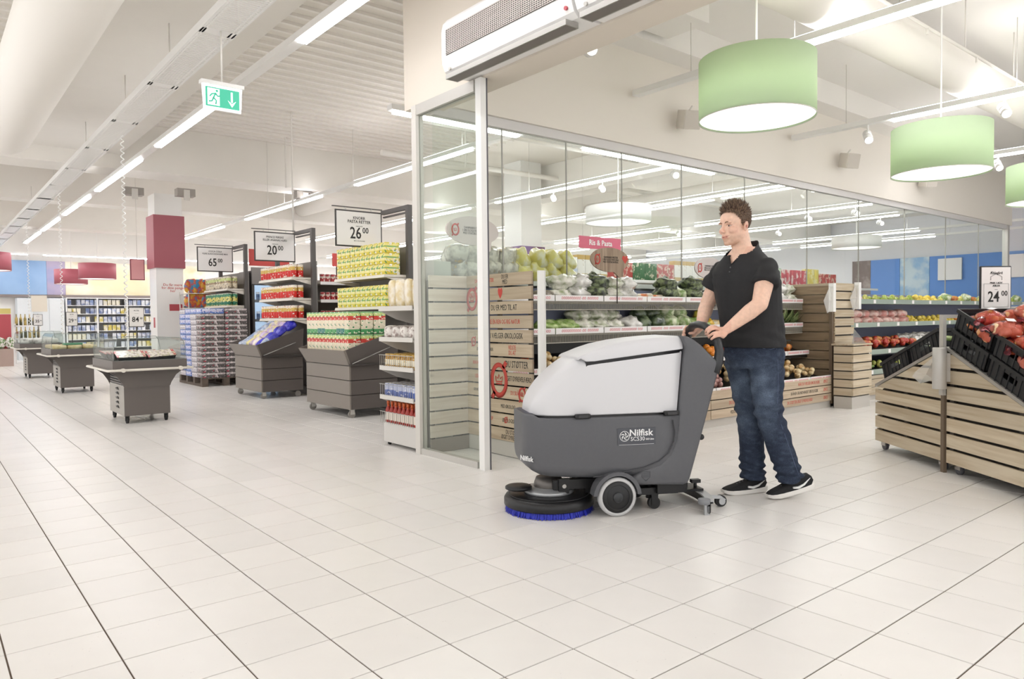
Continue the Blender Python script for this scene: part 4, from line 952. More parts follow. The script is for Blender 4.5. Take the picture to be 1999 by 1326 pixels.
# yellow boxes under the 26 sign
ybm = band('yellow_box', [(0, '#e6d24a'), (.3, '#f3e99a'), (.55, '#7fb069'), (.68, '#f0e48c'), (.9, '#e2cf4e')], .4, 'Z', [('#f6f0e2', .6, 18), ('#4d9a66', .66, 26), ('#d9c43c', .64, 36), ('#e58f52', .71, 30)])
ybx = MB().cbox(-.1, .1, -.06, .06, 0, .125, .003).mesh('box', ybm)
for z0, rows, nm in ((1.656, 3, 'upper'), (1.281, 2, 'lower')):
    for k in range(rows):
        for j in range(10):
            for i in range(1): tag(ob('yellow_box', ybx, None, (2.99+.0*i, 5.265+.127*j, z0+.127*k), (0, 0, RN.uniform(-.03, .03))), 'yellow food box, %s layer, %s shelf under 26.00, %s along' % (('bottom', 'second', 'third')[k], nm, ORD[j]), 'food box', 'yellow boxes, %s shelf' % nm)
# ---------------------------------------------------------------- drinks pallet
pl = thing('pallet', 'dark wooden pallet under the stacked drink trays', 'pallet', (2.34, 10.5, 0)); pw = mat('pallet_wood', '#6b5f55', .8, var=.2)
for k in range(4): pbox('board', (.82, .1, .018), (.41, .06+.42*k, .135), pw, pl)
for k in range(4):
    for i in range(3): pbox('block', (.1, .1, .08), (.05+.36*i, .06+.42*k, .086), pw, pl)
for i in range(3): pbox('board', (.1, 1.38, .016), (.05+.36*i, .69, .037), pw, pl)
for i in range(3): pbox('board', (.1, 1.38, .03), (.05+.36*i, .69, .015), pw, pl)
dm = [('grey drink tray', band('tray_grey', [(0, '#6e6866'), (.55, '#7d7572'), (.62, '#cfc8c6'), (.9, '#8c8482')], .4, 'Z', [('#e7dcdc', .62, 34), ('#c6485a', .68, 22), ('#3f3b3b', .66, 40)])),
      ('blue and white drink tray', band('tray_blue', [(0, '#5f83c8'), (.3, '#c3c6ea'), (.6, '#e8e6f2'), (.85, '#7d9ad6')], .4, 'Z', [('#3c63b8', .62, 26), ('#f3f1f8', .62, 34), ('#b86f8a', .7, 40)])),
      ('white and grey drink tray', band('tray_white', [(0, '#cfc9cf'), (.5, '#e9e4e6'), (.8, '#a9a2a8')], .4, 'Z', [('#55505a', .64, 36), ('#e9e4e6', .6, 26)]))]
dme = [MB().cbox(-.19, .19, -.16, .16, 0, .09, .004).mesh('drink_tray', q) for _, q in dm]
for k in range(13):
    for (x, y, m_, nm) in ((2.545, 10.68, 0, 'front left column of the pallet'), (2.935, 10.68, 0, 'front right column of the pallet'), (2.545, 11.01, 2 if k < 12 else 1, 'second column along the aisle side'), (2.545, 11.34, 1, 'third column along the aisle side'), (2.545, 11.67, 1 if k % 3 else 2, 'rearmost column along the aisle side'), (2.935, 11.01, 0, 'inner columns of the pallet')):
        if k == 12 and nm.startswith('front left'): m_ = 1
        tag(ob('drink_tray', dme[m_], None, (x+RN.uniform(-.006, .006), y, .1445+.092*k), (0, 0, RN.uniform(-.02, .02))), '%s, %s, %s up' % (dm[m_][0], nm, ORD[k]), 'drink tray', '%s, %s' % (dm[m_][0], nm))
# snack bags behind the pallet
cb = pillow(MB(), .07, .24, .26, 9, .15).mesh('crisp_bag', blend('crisp_bag', '#d8a63c', '#c8453c', 9, .3, .42, .52, third='#3f8fb5', rnd=1))
rk = thing('crisp_rack', 'wire rack of crisp bags behind the drinks pallet', 'rack', (2.95, 12.45, 0))
for z in (.35, .9, 1.38, 1.66): MB().box(-.3, .35, -.12, .5, z-.012, z).build('rack_shelf', lgrey, rk)
for sx in (-.29, .34):
    for sy in (-.11, .49): MB().cyl((sx, sy, 0), (sx, sy, 1.7), .01, n=6).build('upright', lgrey, rk)
for z in (.9, 1.381, 1.661):
    for i in range(4): tag(ob('crisp_bag', cb, None, (2.72+.15*i, 12.4, z), (0, 0, math.pi/2+RN.uniform(-.3, .3))), 'colourful crisp bag on the rack behind the drinks pallet', 'snack bag', 'crisp bags on the rack')
# ---------------------------------------------------------------- drinks cooler
k = thing('drinks_cooler', 'dark drinks cooler with lit glass door between the towers', 'cooler', (4.1, 10.72, 0), math.pi/2)
MB().box(.05, .66, 0, .8, 0, 2.02).build('cabinet', mat('cooler_black', '#4a4545', .4), k)
MB().box(0, .049, 0, .8, 1.78, 2.08).build('header', mat('cooler_header', '#8b8684', .45), k)
text('lettering', 'Cola', .2, wl, k, (-.002, .33, 1.93), ROTW, .001, bold=.004)
MB().box(.02, .049, .04, .76, .12, 1.76).build('lit_interior', mat('cooler_glow', '#b9d4ef', .5, emit=.7), k)
d_ = MB().box(.0, .045, .0, .04, .1, 1.77).box(.0, .045, .76, .8, .1, 1.77).build('door_frame', dark, k); MB().box(.003, .007, .04, .76, .12, 1.76).build('door_glass', pet, d_)
dcn = MB().cyl((0, 0, 0), (0, 0, .14), .032, n=10).mesh('cooler_can', band('cooler_can', [(0, '#7d93b5'), (.3, '#4f6a96'), (.7, '#c8d6e6')], .3))
for z in (.45, .8, 1.15, 1.5):
    MB().box(.008, .019, .04, .76, z-.05, z).build('shelf_edge', mat('cooler_shelf', '#51687f', .4), k)
    for j in range(8): ob('cooler_can', dcn, k, (.014, .1+.085*j, z))
# red header boards
o = thing('header_board', 'red header board above the drinks cooler', 'sign board', (3.3, 10.85, 2.12)); MB().box(0, .75, -.01, .01, 0, .3).build('board', mat('header_red', '#d95550', .5), o); MB().cyl((.37, 0, .3), (.37, 0, ZC-2.12), .004, n=5).build('hanger_wire', lgrey, o)
o = thing('header_board', 'narrow red header board behind the yellow boxes', 'sign board', (3.56, 8.0, 1.94)); MB().box(0, .17, -.01, .01, 0, .2).build('board', mat('header_red', '#d95550', .5), o); MB().box(.07, .1, .011, .03, -.24, .15).build('stand', dark, o)
# ---------------------------------------------------------------- end shelf beside the glass: pasta, jars, cans, bottles
t = thing('end_shelf_unit', 'light grey end shelf of jars and bottles beside the glass panel', 'shelf unit', (1.84, 2.85, 0))
MB().box(.0, .36, .0, .012, .03, 1.62).build('side_panel', lgrey, t); MB().box(.35, .37, .012, .56, .03, 1.62).build('back_panel', lgrey, t)
MB().box(0, .34, .02, .57, .03, .205).build('base_box', mat('base_grey', '#d3d0cb', .4), t)
for z in (.45, .71, .965, 1.235):
    s = MB().box(-.02, .35, .014, .58, z-.035, z-.022).box(-.03, -.02, .014, .58, z-.035, z+.005).build('shelf', lgrey, t)
    MB().prism([(-.02, z-.035), (.35, z-.035), (.35, z-.16), (.15, z-.11)], .574, .58).build('bracket', lgrey, s)
for z in (.205, .45, .71):
    w_ = MB()
    for q in range(17): w_.box(-.032, -.029, .02+.034*q, .023+.034*q, z, z+.1)
    w_.box(-.033, -.028, .014, .58, z+.098, z+.103); tag(w_.build('wire_fence', steel, t), kind='stuff')
for yy in (.05, .52): MB().cyl((.03, yy-.01, .015), (.03, yy+.01, .015), .015, n=10).build('foot', black, t)
jar = MB(); jar.lathe([(0, 0), (.038, 0), (.042, .008), (.042, .09), (.036, .105), (.034, .11)], 14); jar.cur = 1; jar.lathe([(.036, .11), (.038, .112), (.038, .13), (0, .132)], 14)
jm = jar.mesh('jar', [band('honey_jar', [(0, '#c39a4e'), (.25, '#efe7cf'), (.62, '#b98b3c')], .25, 'Z', [('#d9bf82', .64, 30)]), mat('jar_lid', '#c8a253', .35)])
bl = can_mesh(.034, .13, band('can_blue', [(0, '#7f8fc4'), (.2, '#5f74b8'), (.55, '#c9cfe6'), (.85, '#9aa4c8')], .3, 'Z', [('#eef0f8', .64, 40)]))
bt = MB(); bt.lathe([(0, 0), (.024, 0), (.027, .006), (.027, .11), (.012, .145), (.011, .16)], 12); bt.cur = 1; bt.lathe([(.011, .16), (.014, .162), (.014, .19), (0, .19)], 10)
btm = bt.mesh('bottle', [band('bottle_red', [(0, '#9c2a22'), (.12, '#efe6da'), (.5, '#a8352a'), (.75, '#c8552c')], .25), mat('bottle_cap', '#c9602e', .4)])
pst = pillow(MB(), .13, .09, .26, 21, .12).mesh('pasta_bag', blend('pasta_bag', '#e2cf9f', '#f4ecdc', 16, .25, .4, .62, coat=.5, rnd=1))
hrb = pillow(MB(), .15, .12, .12, 17, .2).mesh('tea_bag_pack', blend('speckled_pack', '#e5dfd8', '#a08f88', 34, .35, .5, .62, rnd=1))
for i in range(2):
    for j in range(4): tag(ob('pasta_bag', pst, None, (1.92+.15*i, 2.93+.135*j, 1.216), (0, 0, RN.uniform(-.3, .3)+1.57)), 'clear bag of pasta on the end shelf, %s row, %s from the glass' % (('front', 'back')[i], ORD[j]), 'food bag', 'pasta bags on the end shelf')
for i in range(2):
    for j in range(4): tag(ob('speckled_pack', hrb, None, (1.9+.16*i, 2.93+.135*j, .946), (0, 0, RN.uniform(-.3, .3))), 'speckled food pack on the end unit, %s row, %s from the glass' % (('front', 'back')[i], ORD[j]), 'food pack', 'speckled packs on the end shelf')
for i in range(3):
    for j in range(6): tag(ob('jar', jm, None, (1.87+.09*i, 2.9+.09*j, .69), (0, 0, j)), 'golden jar on the end unit, %s row, %s from the glass' % (('front', 'middle', 'back')[i], ORD[j]), 'jar', 'golden jars on the end shelf')
for i in range(3):
    for j in range(7): tag(ob('drink_can', bl, None, (1.86+.075*i, 2.9+.076*j, .43), (0, 0, j)), 'slim blue and white can on the end unit, %s row, %s from the glass' % (('front', 'middle', 'back')[i], ORD[j]), 'can', 'blue cans on the end shelf')
for i in range(3):
    for j in range(8): tag(ob('sauce_bottle', btm, None, (1.86+.07*i, 2.89+.068*j, .206), (0, 0, j)), 'small red bottle low on the end unit, %s row, %s from the glass' % (('front', 'middle', 'back')[i], ORD[j]), 'bottle', 'red bottles on the end shelf')
# ---------------------------------------------------------------- gondolas behind
gm = mat('gondola_grey', '#9a9591', .5); stripm = mat('price_strip', '#efecea', .4)
def gondola(y0, y1, x0, x1, h, zs, label):
    t = thing('gondola_shelf', label, 'shelf unit', (x0, y0, 0)); W, D = x1-x0, y1-y0
    MB().box(0, W, D*.45, D*.55, 0, h).build('spine', gm, t); MB().box(0, W, 0, D, 0, .12).build('plinth', dark, t)
    for z in zs:
        s = MB().box(0, W, .0, D*.45, z-.03, z-.005).build('shelf', shm, t); MB().box(0, W, -.012, -.002, z-.045, z+.0).build('price_strip', stripm, s)
        MB().box(0, W, D*.55, D, z-.03, z-.005).build('shelf', shm, t)
    return t
gondola(5.2, 6.5, 3.32, 15.6, 1.72, (.4, .8, 1.2, 1.70), 'long grocery shelf right behind the 26.00 tower')
gondola(7.92, 9.2, 3.32, 14, 1.75, (.4, .8, 1.15, 1.43, 1.70), 'second long grocery shelf behind the 20.00 tower')
gondola(10.8, 12.0, 4.3, 15, 1.75, (.4, .8, 1.2, 1.70), 'third long grocery shelf behind the 65.00 tower')
gondola(2.95, 3.42, 2.25, 9.0, 1.5, (.4, .8, 1.48), 'low grocery shelf standing just behind the glass wall')
# red cans seen in the aisle between the towers
sm = [can_mesh(.037, .12, band('can_tomato', [(0, '#b7a59c'), (.08, '#b4383a'), (.5, '#d8c6b8'), (.7, '#a93236')], .3, 'Z', [('#e9dfd6', .64, 36)])), can_mesh(.037, .17, band('can_speckle', [(0, '#8a7f7c'), (.3, '#b34a48'), (.7, '#b6a8a2')], .3, 'Z', [('#d8cfca', .6, 36)]))]
for (z, zn) in ((1.427, 'lower'), (1.697, 'upper')):
    for j in range(14): tag(ob('tin', sm[j//7 if zn == 'upper' else 0], None, (3.38+.085*j, 7.98, z-.001)), 'small red tin, %s aisle shelf beside the yellow boxes, %s along' % (zn, ORD[j]), 'tin', '%s row of red tins' % zn)
for j in range(14): tag(ob('tin', sm[0], None, (3.38+.085*j, 7.98, 1.146)), 'small red tin on the aisle shelf above the soup cartons, %s from the tower' % ORD[j], 'tin', 'lowest row of red tins')
# packets on the first long shelf, seen through the glass
pk = [('white carton with pale blue print', band('pk_w', [(0, '#e9e6e4'), (.3, '#cdd6e6'), (.45, '#f0edea')], .4, 'Z', [('#c9a45a', .68, 20), ('#8fa3c8', .68, 30)]), (.26, .12, .3)),
      ('white milk carton with gold stripe', band('pk_g', [(0, '#d8bd7c'), (.2, '#f3f0ea'), (.8, '#c9a558')], .4, 'Z', [('#b8a27a', .68, 26)]), (.15, .12, .34)),
      ('red packet', blend('pk_r', '#b8433c', '#e4c9b4', 12, .35, .5, .6, third='#3f2a26', rnd=1), (.14, .1, .27)),
      ('dark green packet', blend('pk_dg', '#3c6e44', '#d8d3b8', 12, .35, .55, .62, rnd=1), (.14, .1, .27)),
      ('yellow box', blend('pk_y', '#e2cf62', '#efe6b0', 10, .35, .5, .6, rnd=1), (.16, .1, .35)),
      ('turquoise box', blend('pk_t', '#4f9fc2', '#d6e4ea', 10, .35, .5, .6, rnd=1), (.18, .1, .31)),
      ('purple box', blend('pk_p', '#6f5a9c', '#c9c2d8', 10, .35, .5, .6, rnd=1), (.15, .1, .31)),
      ('green box', blend('pk_gr', '#4fa078', '#d8e4d0', 10, .35, .5, .6, rnd=1), (.15, .1, .33)),
      ('pink and red bag', blend('pk_pr', '#d25a66', '#efd8d4', 10, .35, .5, .6, rnd=1), (.18, .1, .31))]
pkm = [MB().cbox(-s_[0]/2, s_[0]/2, -s_[1]/2, s_[1]/2, 0, s_[2], .004).mesh('packet', m_) for _, m_, s_ in pk]
x = 5.0; seq = [0]*4+[1]*4+[2]*4+[3]*4+[2]*3+[1]*5+[4]*3+[5]*4+[6]*4+[7]*4+[8]*5+[4]*3+[2]*5
ords = ['nearest', 'next', 'middle', 'farther', 'far', 'distant', 'farthest']; seen = {}
runs = []; prevk = None
for k_ in seq:
    if k_ != prevk: seen[k_] = seen.get(k_, -1)+1; prevk = k_
    w_ = pk[k_][2][0]; lab = '%s on the long shelf behind glass' % pk[k_][0] if seen[k_] == 0 else '%s, %s run behind the glass wall' % (pk[k_][0], ('', 'second', 'third')[seen[k_]])
    tag(ob('packet', pkm[k_], None, (x+w_/2, 5.27, 1.696)), lab, 'packet', lab+' run'); x += w_+.006
# bags lying along the low shelf top just behind the glass
bgm = [('clear bread bag', blend('bread_bag', '#e6dfd4', '#a9a29a', 13, .2, .42, .62, coat=.6, third='#d8b46a', rnd=1)), ('yellow lemon bag', blend('lemon_bag', '#e4d77a', '#f2ecd0', 13, .25, .45, .65, coat=.5, rnd=1))]
bgme = [pillow(MB(), .22, .18, .2, 31+i, .3).mesh('bag', m_) for i, (_, m_) in enumerate(bgm)]
for j in range(8):
    for i in range(2): tag(ob('food_bag', bgme[0 if j < 4 else 1], None, (2.36+.2*j, 3.04+.06*i*0, 1.476+.13*i), (RN.uniform(-.2, .2), 0, RN.uniform(-.7, .7))), bgm[0 if j < 4 else 1][0]+' on the low shelf top behind the glass', 'food bag', bgm[0 if j < 4 else 1][0]+'s behind the glass')
# ================================================================ PRODUCE HALL
pine = wood('pale_pine', '#b9a68a', '#d2c5ae', .6, 0); pineY = wood('pale_pine_y', '#b9a68a', '#d2c5ae', .6, 1); white_w = wood('whitewashed', '#d6cab8', '#ebe2d4', .6, 0)
kraftY = wood('print_wood_y', '#b5a088', '#cdbca4', .6, 1); kraft = wood('print_wood', '#b5a088', '#cdbca4', .6, 0); brownY = wood('brown_slat_y', '#7d6a55', '#a08b71', .6, 1)
plinth = mat('plinth_grey', '#c2bdb5', .5); strut = mat('dark_strut', '#4c4640', .6)
# whitewashed slat wall beside the entrance glass
t = thing('slat_screen', 'whitewashed horizontal slat screen behind the entrance glass panel', 'screen', (1.9, 2.74, 0))
for k in range(12): pbox('plank', (.39, .018, .101), (.195, 0, .18+.1145*k), white_w, t)
pbox('kickboard', (.39, .02, .115), (.195, 0, .06), mat('kick_grey', '#8b8279', .6), t)
for x in (.03, .36): pbox('upright', (.04, .02, 1.4), (x, .02, .75), strut, t)
# ---------------------------------------------------------------- organic shelf, left end clad in printed boards
t = thing('organic_shelf', 'long produce shelf clad in printed organic boards behind the scrubber', 'produce shelf', (2.3, 1.95, 0))
LINES = [[('HVER', 'DU ER', .22), ('MED', 'ØKO', .55)], None]
def ologo(b_parent, loc, r, rot, mt=redink):
    """ringed O with a slash and a small crown"""
    b = MB(); n = 28
    def P(x, z): return (x, 0, z)
    b.tube([P(r*.75*math.cos(2*math.pi*k/n), r*math.sin(2*math.pi*k/n)) for k in range(n)], r*.2, 4, True)
    b.tube([P(-r*.75, -r*1.2), P(-r*.45, -r*.8)], r*.2, 4); b.tube([P(r*.45, r*.8), P(r*.75, r*1.2)], r*.2, 4)
    b.tube([P(-r*.3, -r*.1), P(-r*.36, r*.25), P(-r*.12, r*.1), P(0, r*.36), P(r*.12, r*.1), P(r*.36, r*.25), P(r*.3, -r*.1)], r*.05, 4, True); b.tube([P(-r*.3, -r*.24), P(r*.3, -r*.24)], r*.06, 4)
    for i, v in enumerate(b.v): b.v[i] = (v[0], max(-.0015, min(.0015, v[1])), v[2])
    return b.build('organic_emblem', mt, b_parent, loc, rot)
# end boards facing the entrance (outer face x = 2.29): far edge on the left of the picture
W_ = [[(.30, redink, 'DANMARKS MESTER', .03), (.62, ink, 'DU ER\nMED', .035)], [(.12, redink, 'I ØKOLOGI', .03), (.55, redink, '♥', .08)], [(.6, ink, 'DU ER MED TIL AT', .042)], [(.58, redink, 'SIKRE EN REN OG RIG NATUR', .034)], [(.55, ink, 'NÅR DU VÆLGER ØKOLOGISK', .042)],
      [(.3, ink, 'ØKOLOGISKE VARER', .025), (.72, redink, 'VIDSTE\nDU AT', .045)], [(.2, redink, 'RENE RÅVARER', .025), (.78, ink, 'DU STØTTER', .05)], [(.8, ink, 'ØGET DYREVELFÆRD', .036), (.25, redink, 'UDEN SPRØJTE', .03)], [(.78, redink, 'DU SKÅNER', .03), (.2, ink, 'GRUNDVANDET', .022)], [(.30, redink, '25 ÅR', .07), (.65, ink, 'MED ØKOLOGI', .028)], [(.35, redink, 'STØT OP', .03), (.7, ink, 'ØKOLOGISK MAD', .03)], [(.3, redink, 'ØKOLOGI', .034), (.72, ink, 'DU STØTTER\nØGET DYREVELFÆRD', .045)]]
for k in range(12):
    z = .18+.1145*(11-k); p = pbox('plank', (.018, .86, .101), (-.009, .36, z), kraftY, t)
    for fr, mt_, s, sz in W_[k]: text('lettering', s, min(sz*1.55, .05 if '\n' in s else .085), mt_, p, (-.0095, .43-.86*fr, 0), ROTW, .0006, sx=.62)
for (z, r, fr) in ((1.29, .085, .10), (.62, .125, .52), (.52, .05, .86), (.93, .035, .12), (.3, .022, .62), (.82, .03, .3)):
    ologo(t, (-.0195, .79-.86*fr, z), r, (0, 0, -math.pi/2))
for y in (-.03, .36, .75): pbox('upright', (.02, .04, 1.42), (.012, y, .77), strut, t)
pbox('kickboard', (.02, .84, .12), (.0, .36, .065), plinth, t)
# white acrylic edge guard at the near corner
gp = []
for a in range(7): q = math.radians(-90+30*a*.5); gp.append((.035+.03*math.cos(q), -.135+.03*math.sin(q)))
MB().prism([(0.0, -.12), (.0, -.15), (.03, -.165), (.06, -.15), (.064, -.12), (.055, -.12), (.05, -.145), (.03, -.155), (.012, -.144), (.01, -.12)], .5, 1.49, 'xy').build('edge_guard', mat('milky_acrylic', '#eceae6', .3), t)
LX = 4.9                                              # length along x
MB().box(.03, LX, .76, .78, .1, 1.40).build('back_panel', mat('back_blue', '#8288a0', .5), t)
MB().box(.03, LX, .74, .759, .1, .98).build('lower_back', black, t)
grill = mat('wire_grill', '#a9a498', .45)
def wire_front(parent, y, z0, z1, x0, x1, step=.016):
    b = MB(); x = x0
    while x < x1: b.box(x, x+.004, y, y+.004, z0, z1); x += step
    b.box(x0, x1, y-.002, y+.006, z0-.008, z0); b.box(x0, x1, y-.002, y+.006, z1-.006, z1)
    tag(b.build('wire_front', grill, parent), kind='stuff')
for (z, yf, nm) in ((1.285, .42, 0), (.99, .42, 0), (.65, .34, 1), (.355, .05, 2)):
    bk = .76
    if nm == 0: s = MB().box(.05, LX, yf+.02, .755, z-.03, z-.018).build('shelf', grill, t)
    elif nm == 1: s = MB().prism([(yf+.02, z-.03), (.735, z+.14), (.735, z+.12), (yf+.02, z-.05)], .05, LX, 'yz').build('shelf', black, t)
    else: s = MB().prism([(yf+.02, z-.03), (.735, z+.17), (.735, z+.14), (yf+.02, z-.06)], .05, LX, 'yz').build('shelf', black, t)
    x = .06; n = 0
    while x < LX-.05:
        L_ = min(.62, LX-x); st_ = pbox('price_strip', (L_-.012, .006, .052), (x+L_/2, yf-.004, z+.015), stripm, s)
        if x < 4.8: text('lettering', ('ØØØØØØØ  -ØØØ  ØØØØØØØØØ', 'ØØØØØØØØØØ -ØØ  ØØØØØØ', '-ØØØØØØ  ØØØØØØØØØ  ØØØ')[n % 3], .036, pinkink, st_, (0, -.0036, 0), ROTX, .0004, sx=.82)
        x += L_; n += 1
    if nm == 0: wire_front(s, yf+.004, z-.085, z-.012, .06, LX)
# front boards with print
FT = ['SKÅNER GRUNDVANDET ØKOLOGISK', 'NÅR DU VÆLGER ØKOLOGISK', 'VIDSTE DU AT ØKO', 'DU STØTTER ØGET DYREVELFÆRD']
for k in range(3):
    x = .0; n = 0
    while x < LX-.1:
        L_ = min(1.22, LX-x); p = pbox('plank', (L_-.01, .018, .088), (x+L_/2, .045, .13+.098*k), kraft, t)
        text('lettering', FT[(n+k) % 4], .05, redink if (n+k) % 2 else ink, p, (-.12+.1*k, -.0095, .0), ROTX, .0005, sx=.7); text('lettering', 'ØKO', .055, redink, p, (L_*.38, -.0095, 0), ROTX, .0005, sx=.8); x += L_; n += 1
pbox('kickboard', (LX, .02, .08), (LX/2, .07, .04), plinth, t)
# right end panel of brown slats, seen from inside
for k in range(12): pbox('plank', (.018, .70, .1), (LX+.02, .37, .17+.1145*k), brownY, t)
pbox('upright', (.04, .04, 1.45), (LX+.0, .05, .77), mat('brown_post', '#6f5f4e', .6), t)
# ---------------------------------------------------------------- produce meshes
def lumps(n, R, r, mt, name, seed, flat=.7, nu=10, nv=7, jit=.0):
    """a bunch of n round pieces in one bag"""
    b = MB(); q = random.Random(seed)
    for k in range(n):
        a = q.uniform(0, 6.28); d = R*math.sqrt(q.random()); b.ell((d*math.cos(a), d*math.sin(a)*.8, r*.9+q.random()*R*flat), (r*q.uniform(.85, 1.1), r*q.uniform(.85, 1.1), r*q.uniform(.85, 1.05)), nu, nv)
    return b.mesh(name, mt)
def leafy(lx, ly, lz, seed, mt, name, amp=.45, n=26, m=18):
    b = MB(); v0 = len(b.v); b.ell((0, 0, lz/2), (lx/2, ly/2, lz/2), n, m)
    for i in range(v0, len(b.v)):
        v = Vector(b.v[i]); d = noise.noise(v*15+Vector((seed*5, 0, 0)))*amp*.8+noise.noise(v*38+Vector((seed, 3, 0)))*amp*.3
        c = Vector((0, 0, lz/2)); w_ = c+(v-c)*(1+d); b.v[i] = (w_.x, w_.y, max(0, w_.z))
    return b.mesh(name, mt)
PR = {}
def kind(k, me, name, lab, cat): PR[k] = (me, name, lab, cat)
kind('lettuce', leafy(.3, .22, .13, 1, blend('m_lettuce', '#7fa447', '#cfe0a0', 18, .3, .4, .65, coat=.6, rnd=1), 'l'), 'bagged_lettuce', 'light green bagged lettuce', 'lettuce')
kind('sprout', leafy(.3, .2, .13, 2, blend('m_sprout', '#8c9a6a', '#efece2', 12, .25, .3, .6, coat=.8, rnd=1), 's', .55), 'bagged_sprouts', 'white and green bagged sprouts', 'vegetable bag')
kind('cauli', leafy(.2, .2, .17, 3, blend('m_cauli', '#7f9a58', '#dfe4c4', 14, .3, .4, .58, coat=.6, rnd=1), 'c', .3), 'wrapped_cauliflower', 'pale green wrapped cauliflower', 'cauliflower')
kind('cabbage', leafy(.19, .19, .17, 4, blend('m_cabbage', '#2f3f2c', '#7f9068', 12, .25, .4, .7, coat=.8, rnd=1), 'd', .22), 'wrapped_cabbage', 'dark green wrapped cabbage', 'cabbage')
kind('wrap', leafy(.28, .22, .14, 5, blend('m_wrap', '#a8a69c', '#f2f0ec', 9, .18, .3, .62, coat=1, third='#a3a894', rnd=1), 'w', .5), 'wrapped_leek', 'clear wrapped pale vegetable', 'vegetable bag')
kind('kale', leafy(.26, .22, .17, 6, blend('m_kale', '#2c3327', '#7d8a5f', 24, .35, .42, .62, coat=.4, rnd=1), 'k', .55), 'kale', 'dark curly kale', 'kale')
kind('garlic', lumps(16, .1, .032, blend('m_garlic', '#d9d0c0', '#f4efe6', 20, .4, .4, .6), 'garlic', 7), 'garlic_heap', 'heap of white garlic', 'garlic')
kind('pepper', lumps(9, .085, .045, blend('m_pepper', '#e0b020', '#f4dc58', 9, .25, .4, .6, coat=.6, rnd=1), 'pepper', 8, .9), 'yellow_peppers', 'bag of yellow peppers', 'pepper bag')
kind('lemonbag', leafy(.3, .2, .11, 9, blend('m_lemonbag', '#e8c87a', '#f4ecd6', 16, .2, .4, .6, coat=.9, rnd=1), 'lb', .3), 'lemon_bag', 'clear bag of pale yellow fruit', 'fruit bag')
kind('radish', lumps(14, .08, .03, blend('m_radish', '#b22c42', '#e2858c', 14, .25, .45, .6, coat=.6), 'radish', 10), 'radish_bag', 'bunch of red radishes', 'radish bag')
cb_ = MB(); qq = random.Random(4)
for k in range(12): cb_.cyl((-.15+qq.uniform(0, .03), -.07+.012*k, .03+.02*(k % 3)), (.13+qq.uniform(0, .03), -.07+.012*k+qq.uniform(-.02, .02), .03+.02*(k % 3)), .009, .018, n=8)
kind('carrot', cb_.mesh('carrots', blend('m_carrot', '#d97a32', '#f0e6d0', 7, .3, .42, .55, coat=.7, rnd=1)), 'carrot_bag', 'bag of orange carrots and parsnips', 'carrot bag')
kind('mush', leafy(.26, .2, .1, 11, blend('m_mush', '#6d6456', '#cfc7b8', 11, .3, .4, .6, coat=.5, rnd=1), 'm', .5), 'mushroom_tray', 'tray of brown and white mushrooms', 'mushroom tray')
kind('orange', lumps(7, .09, .042, mat('m_orange', '#e38a2c', .4, var=.12, scale=40), 'orange', 12), 'orange_pile', 'pile of oranges', 'orange pile')
kind('potato', lumps(16, .11, .034, blend('m_potato', '#c39a5f', '#e2cfa4', 16, .4, .4, .6, coat=.7, rnd=1), 'potato', 13, .8), 'potato_bag', 'clear bag of small potatoes', 'potato bag')
kind('sweet', lumps(10, .1, .036, blend('m_sweet', '#6d3f3c', '#b98a80', 16, .4, .4, .6, coat=.5, rnd=1), 'sweet', 14, .7), 'sweet_potatoes', 'reddish sweet potatoes', 'sweet potato pile')
kind('redapple', lumps(6, .08, .04, blend('m_redapple', '#b8382c', '#dfae54', 9, .25, .4, .66, coat=.4, rnd=1), 'apple', 15), 'red_apples', 'small pile of red apples', 'apple pile')
kind('greenapple', lumps(6, .08, .04, blend('m_greenapple', '#98b04a', '#d8cf74', 9, .25, .4, .66, coat=.4, rnd=1), 'apple', 16), 'green_apples', 'small pile of green apples', 'apple pile')
kind('lemon', lumps(7, .085, .038, blend('m_lemon', '#e2c53c', '#f0dc74', 9, .3, .4, .6, rnd=1), 'lemon', 17), 'lemons', 'small pile of yellow lemons', 'lemon pile')
kind('pink', leafy(.26, .2, .12, 18, blend('m_pink', '#d8958c', '#f0d2c6', 12, .2, .4, .6, coat=.9, rnd=1), 'pk', .2), 'pink_fruit_pack', 'pale pink wrapped fruit pack', 'fruit pack')
kind('cuke', leafy(.34, .07, .06, 19, blend('m_cuke', '#3f6b2c', '#8fae58', 16, .3, .4, .6, coat=.4), 'ck', .1), 'cucumber', 'green cucumber', 'cucumber')
hb = MB(); qq = random.Random(9)
for k in range(170):
    a, e = qq.uniform(0, 6.28), qq.uniform(.2, 1.45); L_ = qq.uniform(.12, .26); d = Vector((math.cos(a)*math.cos(e), math.sin(a)*math.cos(e), math.sin(e))); s_ = d.cross(Vector((0, 0, 1))).normalized()*qq.uniform(.008, .016); p0 = Vector((qq.uniform(-.08, .08), qq.uniform(-.06, .06), .02)); m_ = p0+d*L_*.55; t_ = p0+d*L_
    hb.add([p0, m_-s_, t_, m_+s_], [(0, 1, 2, 3)])
kind('herb', hb.mesh('herb', blend('m_herb', '#4d6636', '#b9c48c', 8, .45, .4, .65, third='#d8a0a0', rnd=1)), 'pineapple_tops', 'spiky green bunch of pineapple tops', 'pineapple')
UNIQ = {}
def put(k, x, y, z, where, rz=None, s=1, rx=0, ry=0):
    me, nm, lab, cat = PR[k]; L_ = lab+' '+where; UNIQ.setdefault(L_, []).append(1)
    o = ob(nm, me, None, (x, y, z), (rx, ry, RN.uniform(-.5, .5) if rz is None else rz)); o.scale = (s*RN.uniform(.93, 1.07),)*3
    return tag(o, L_, cat, L_+' group')
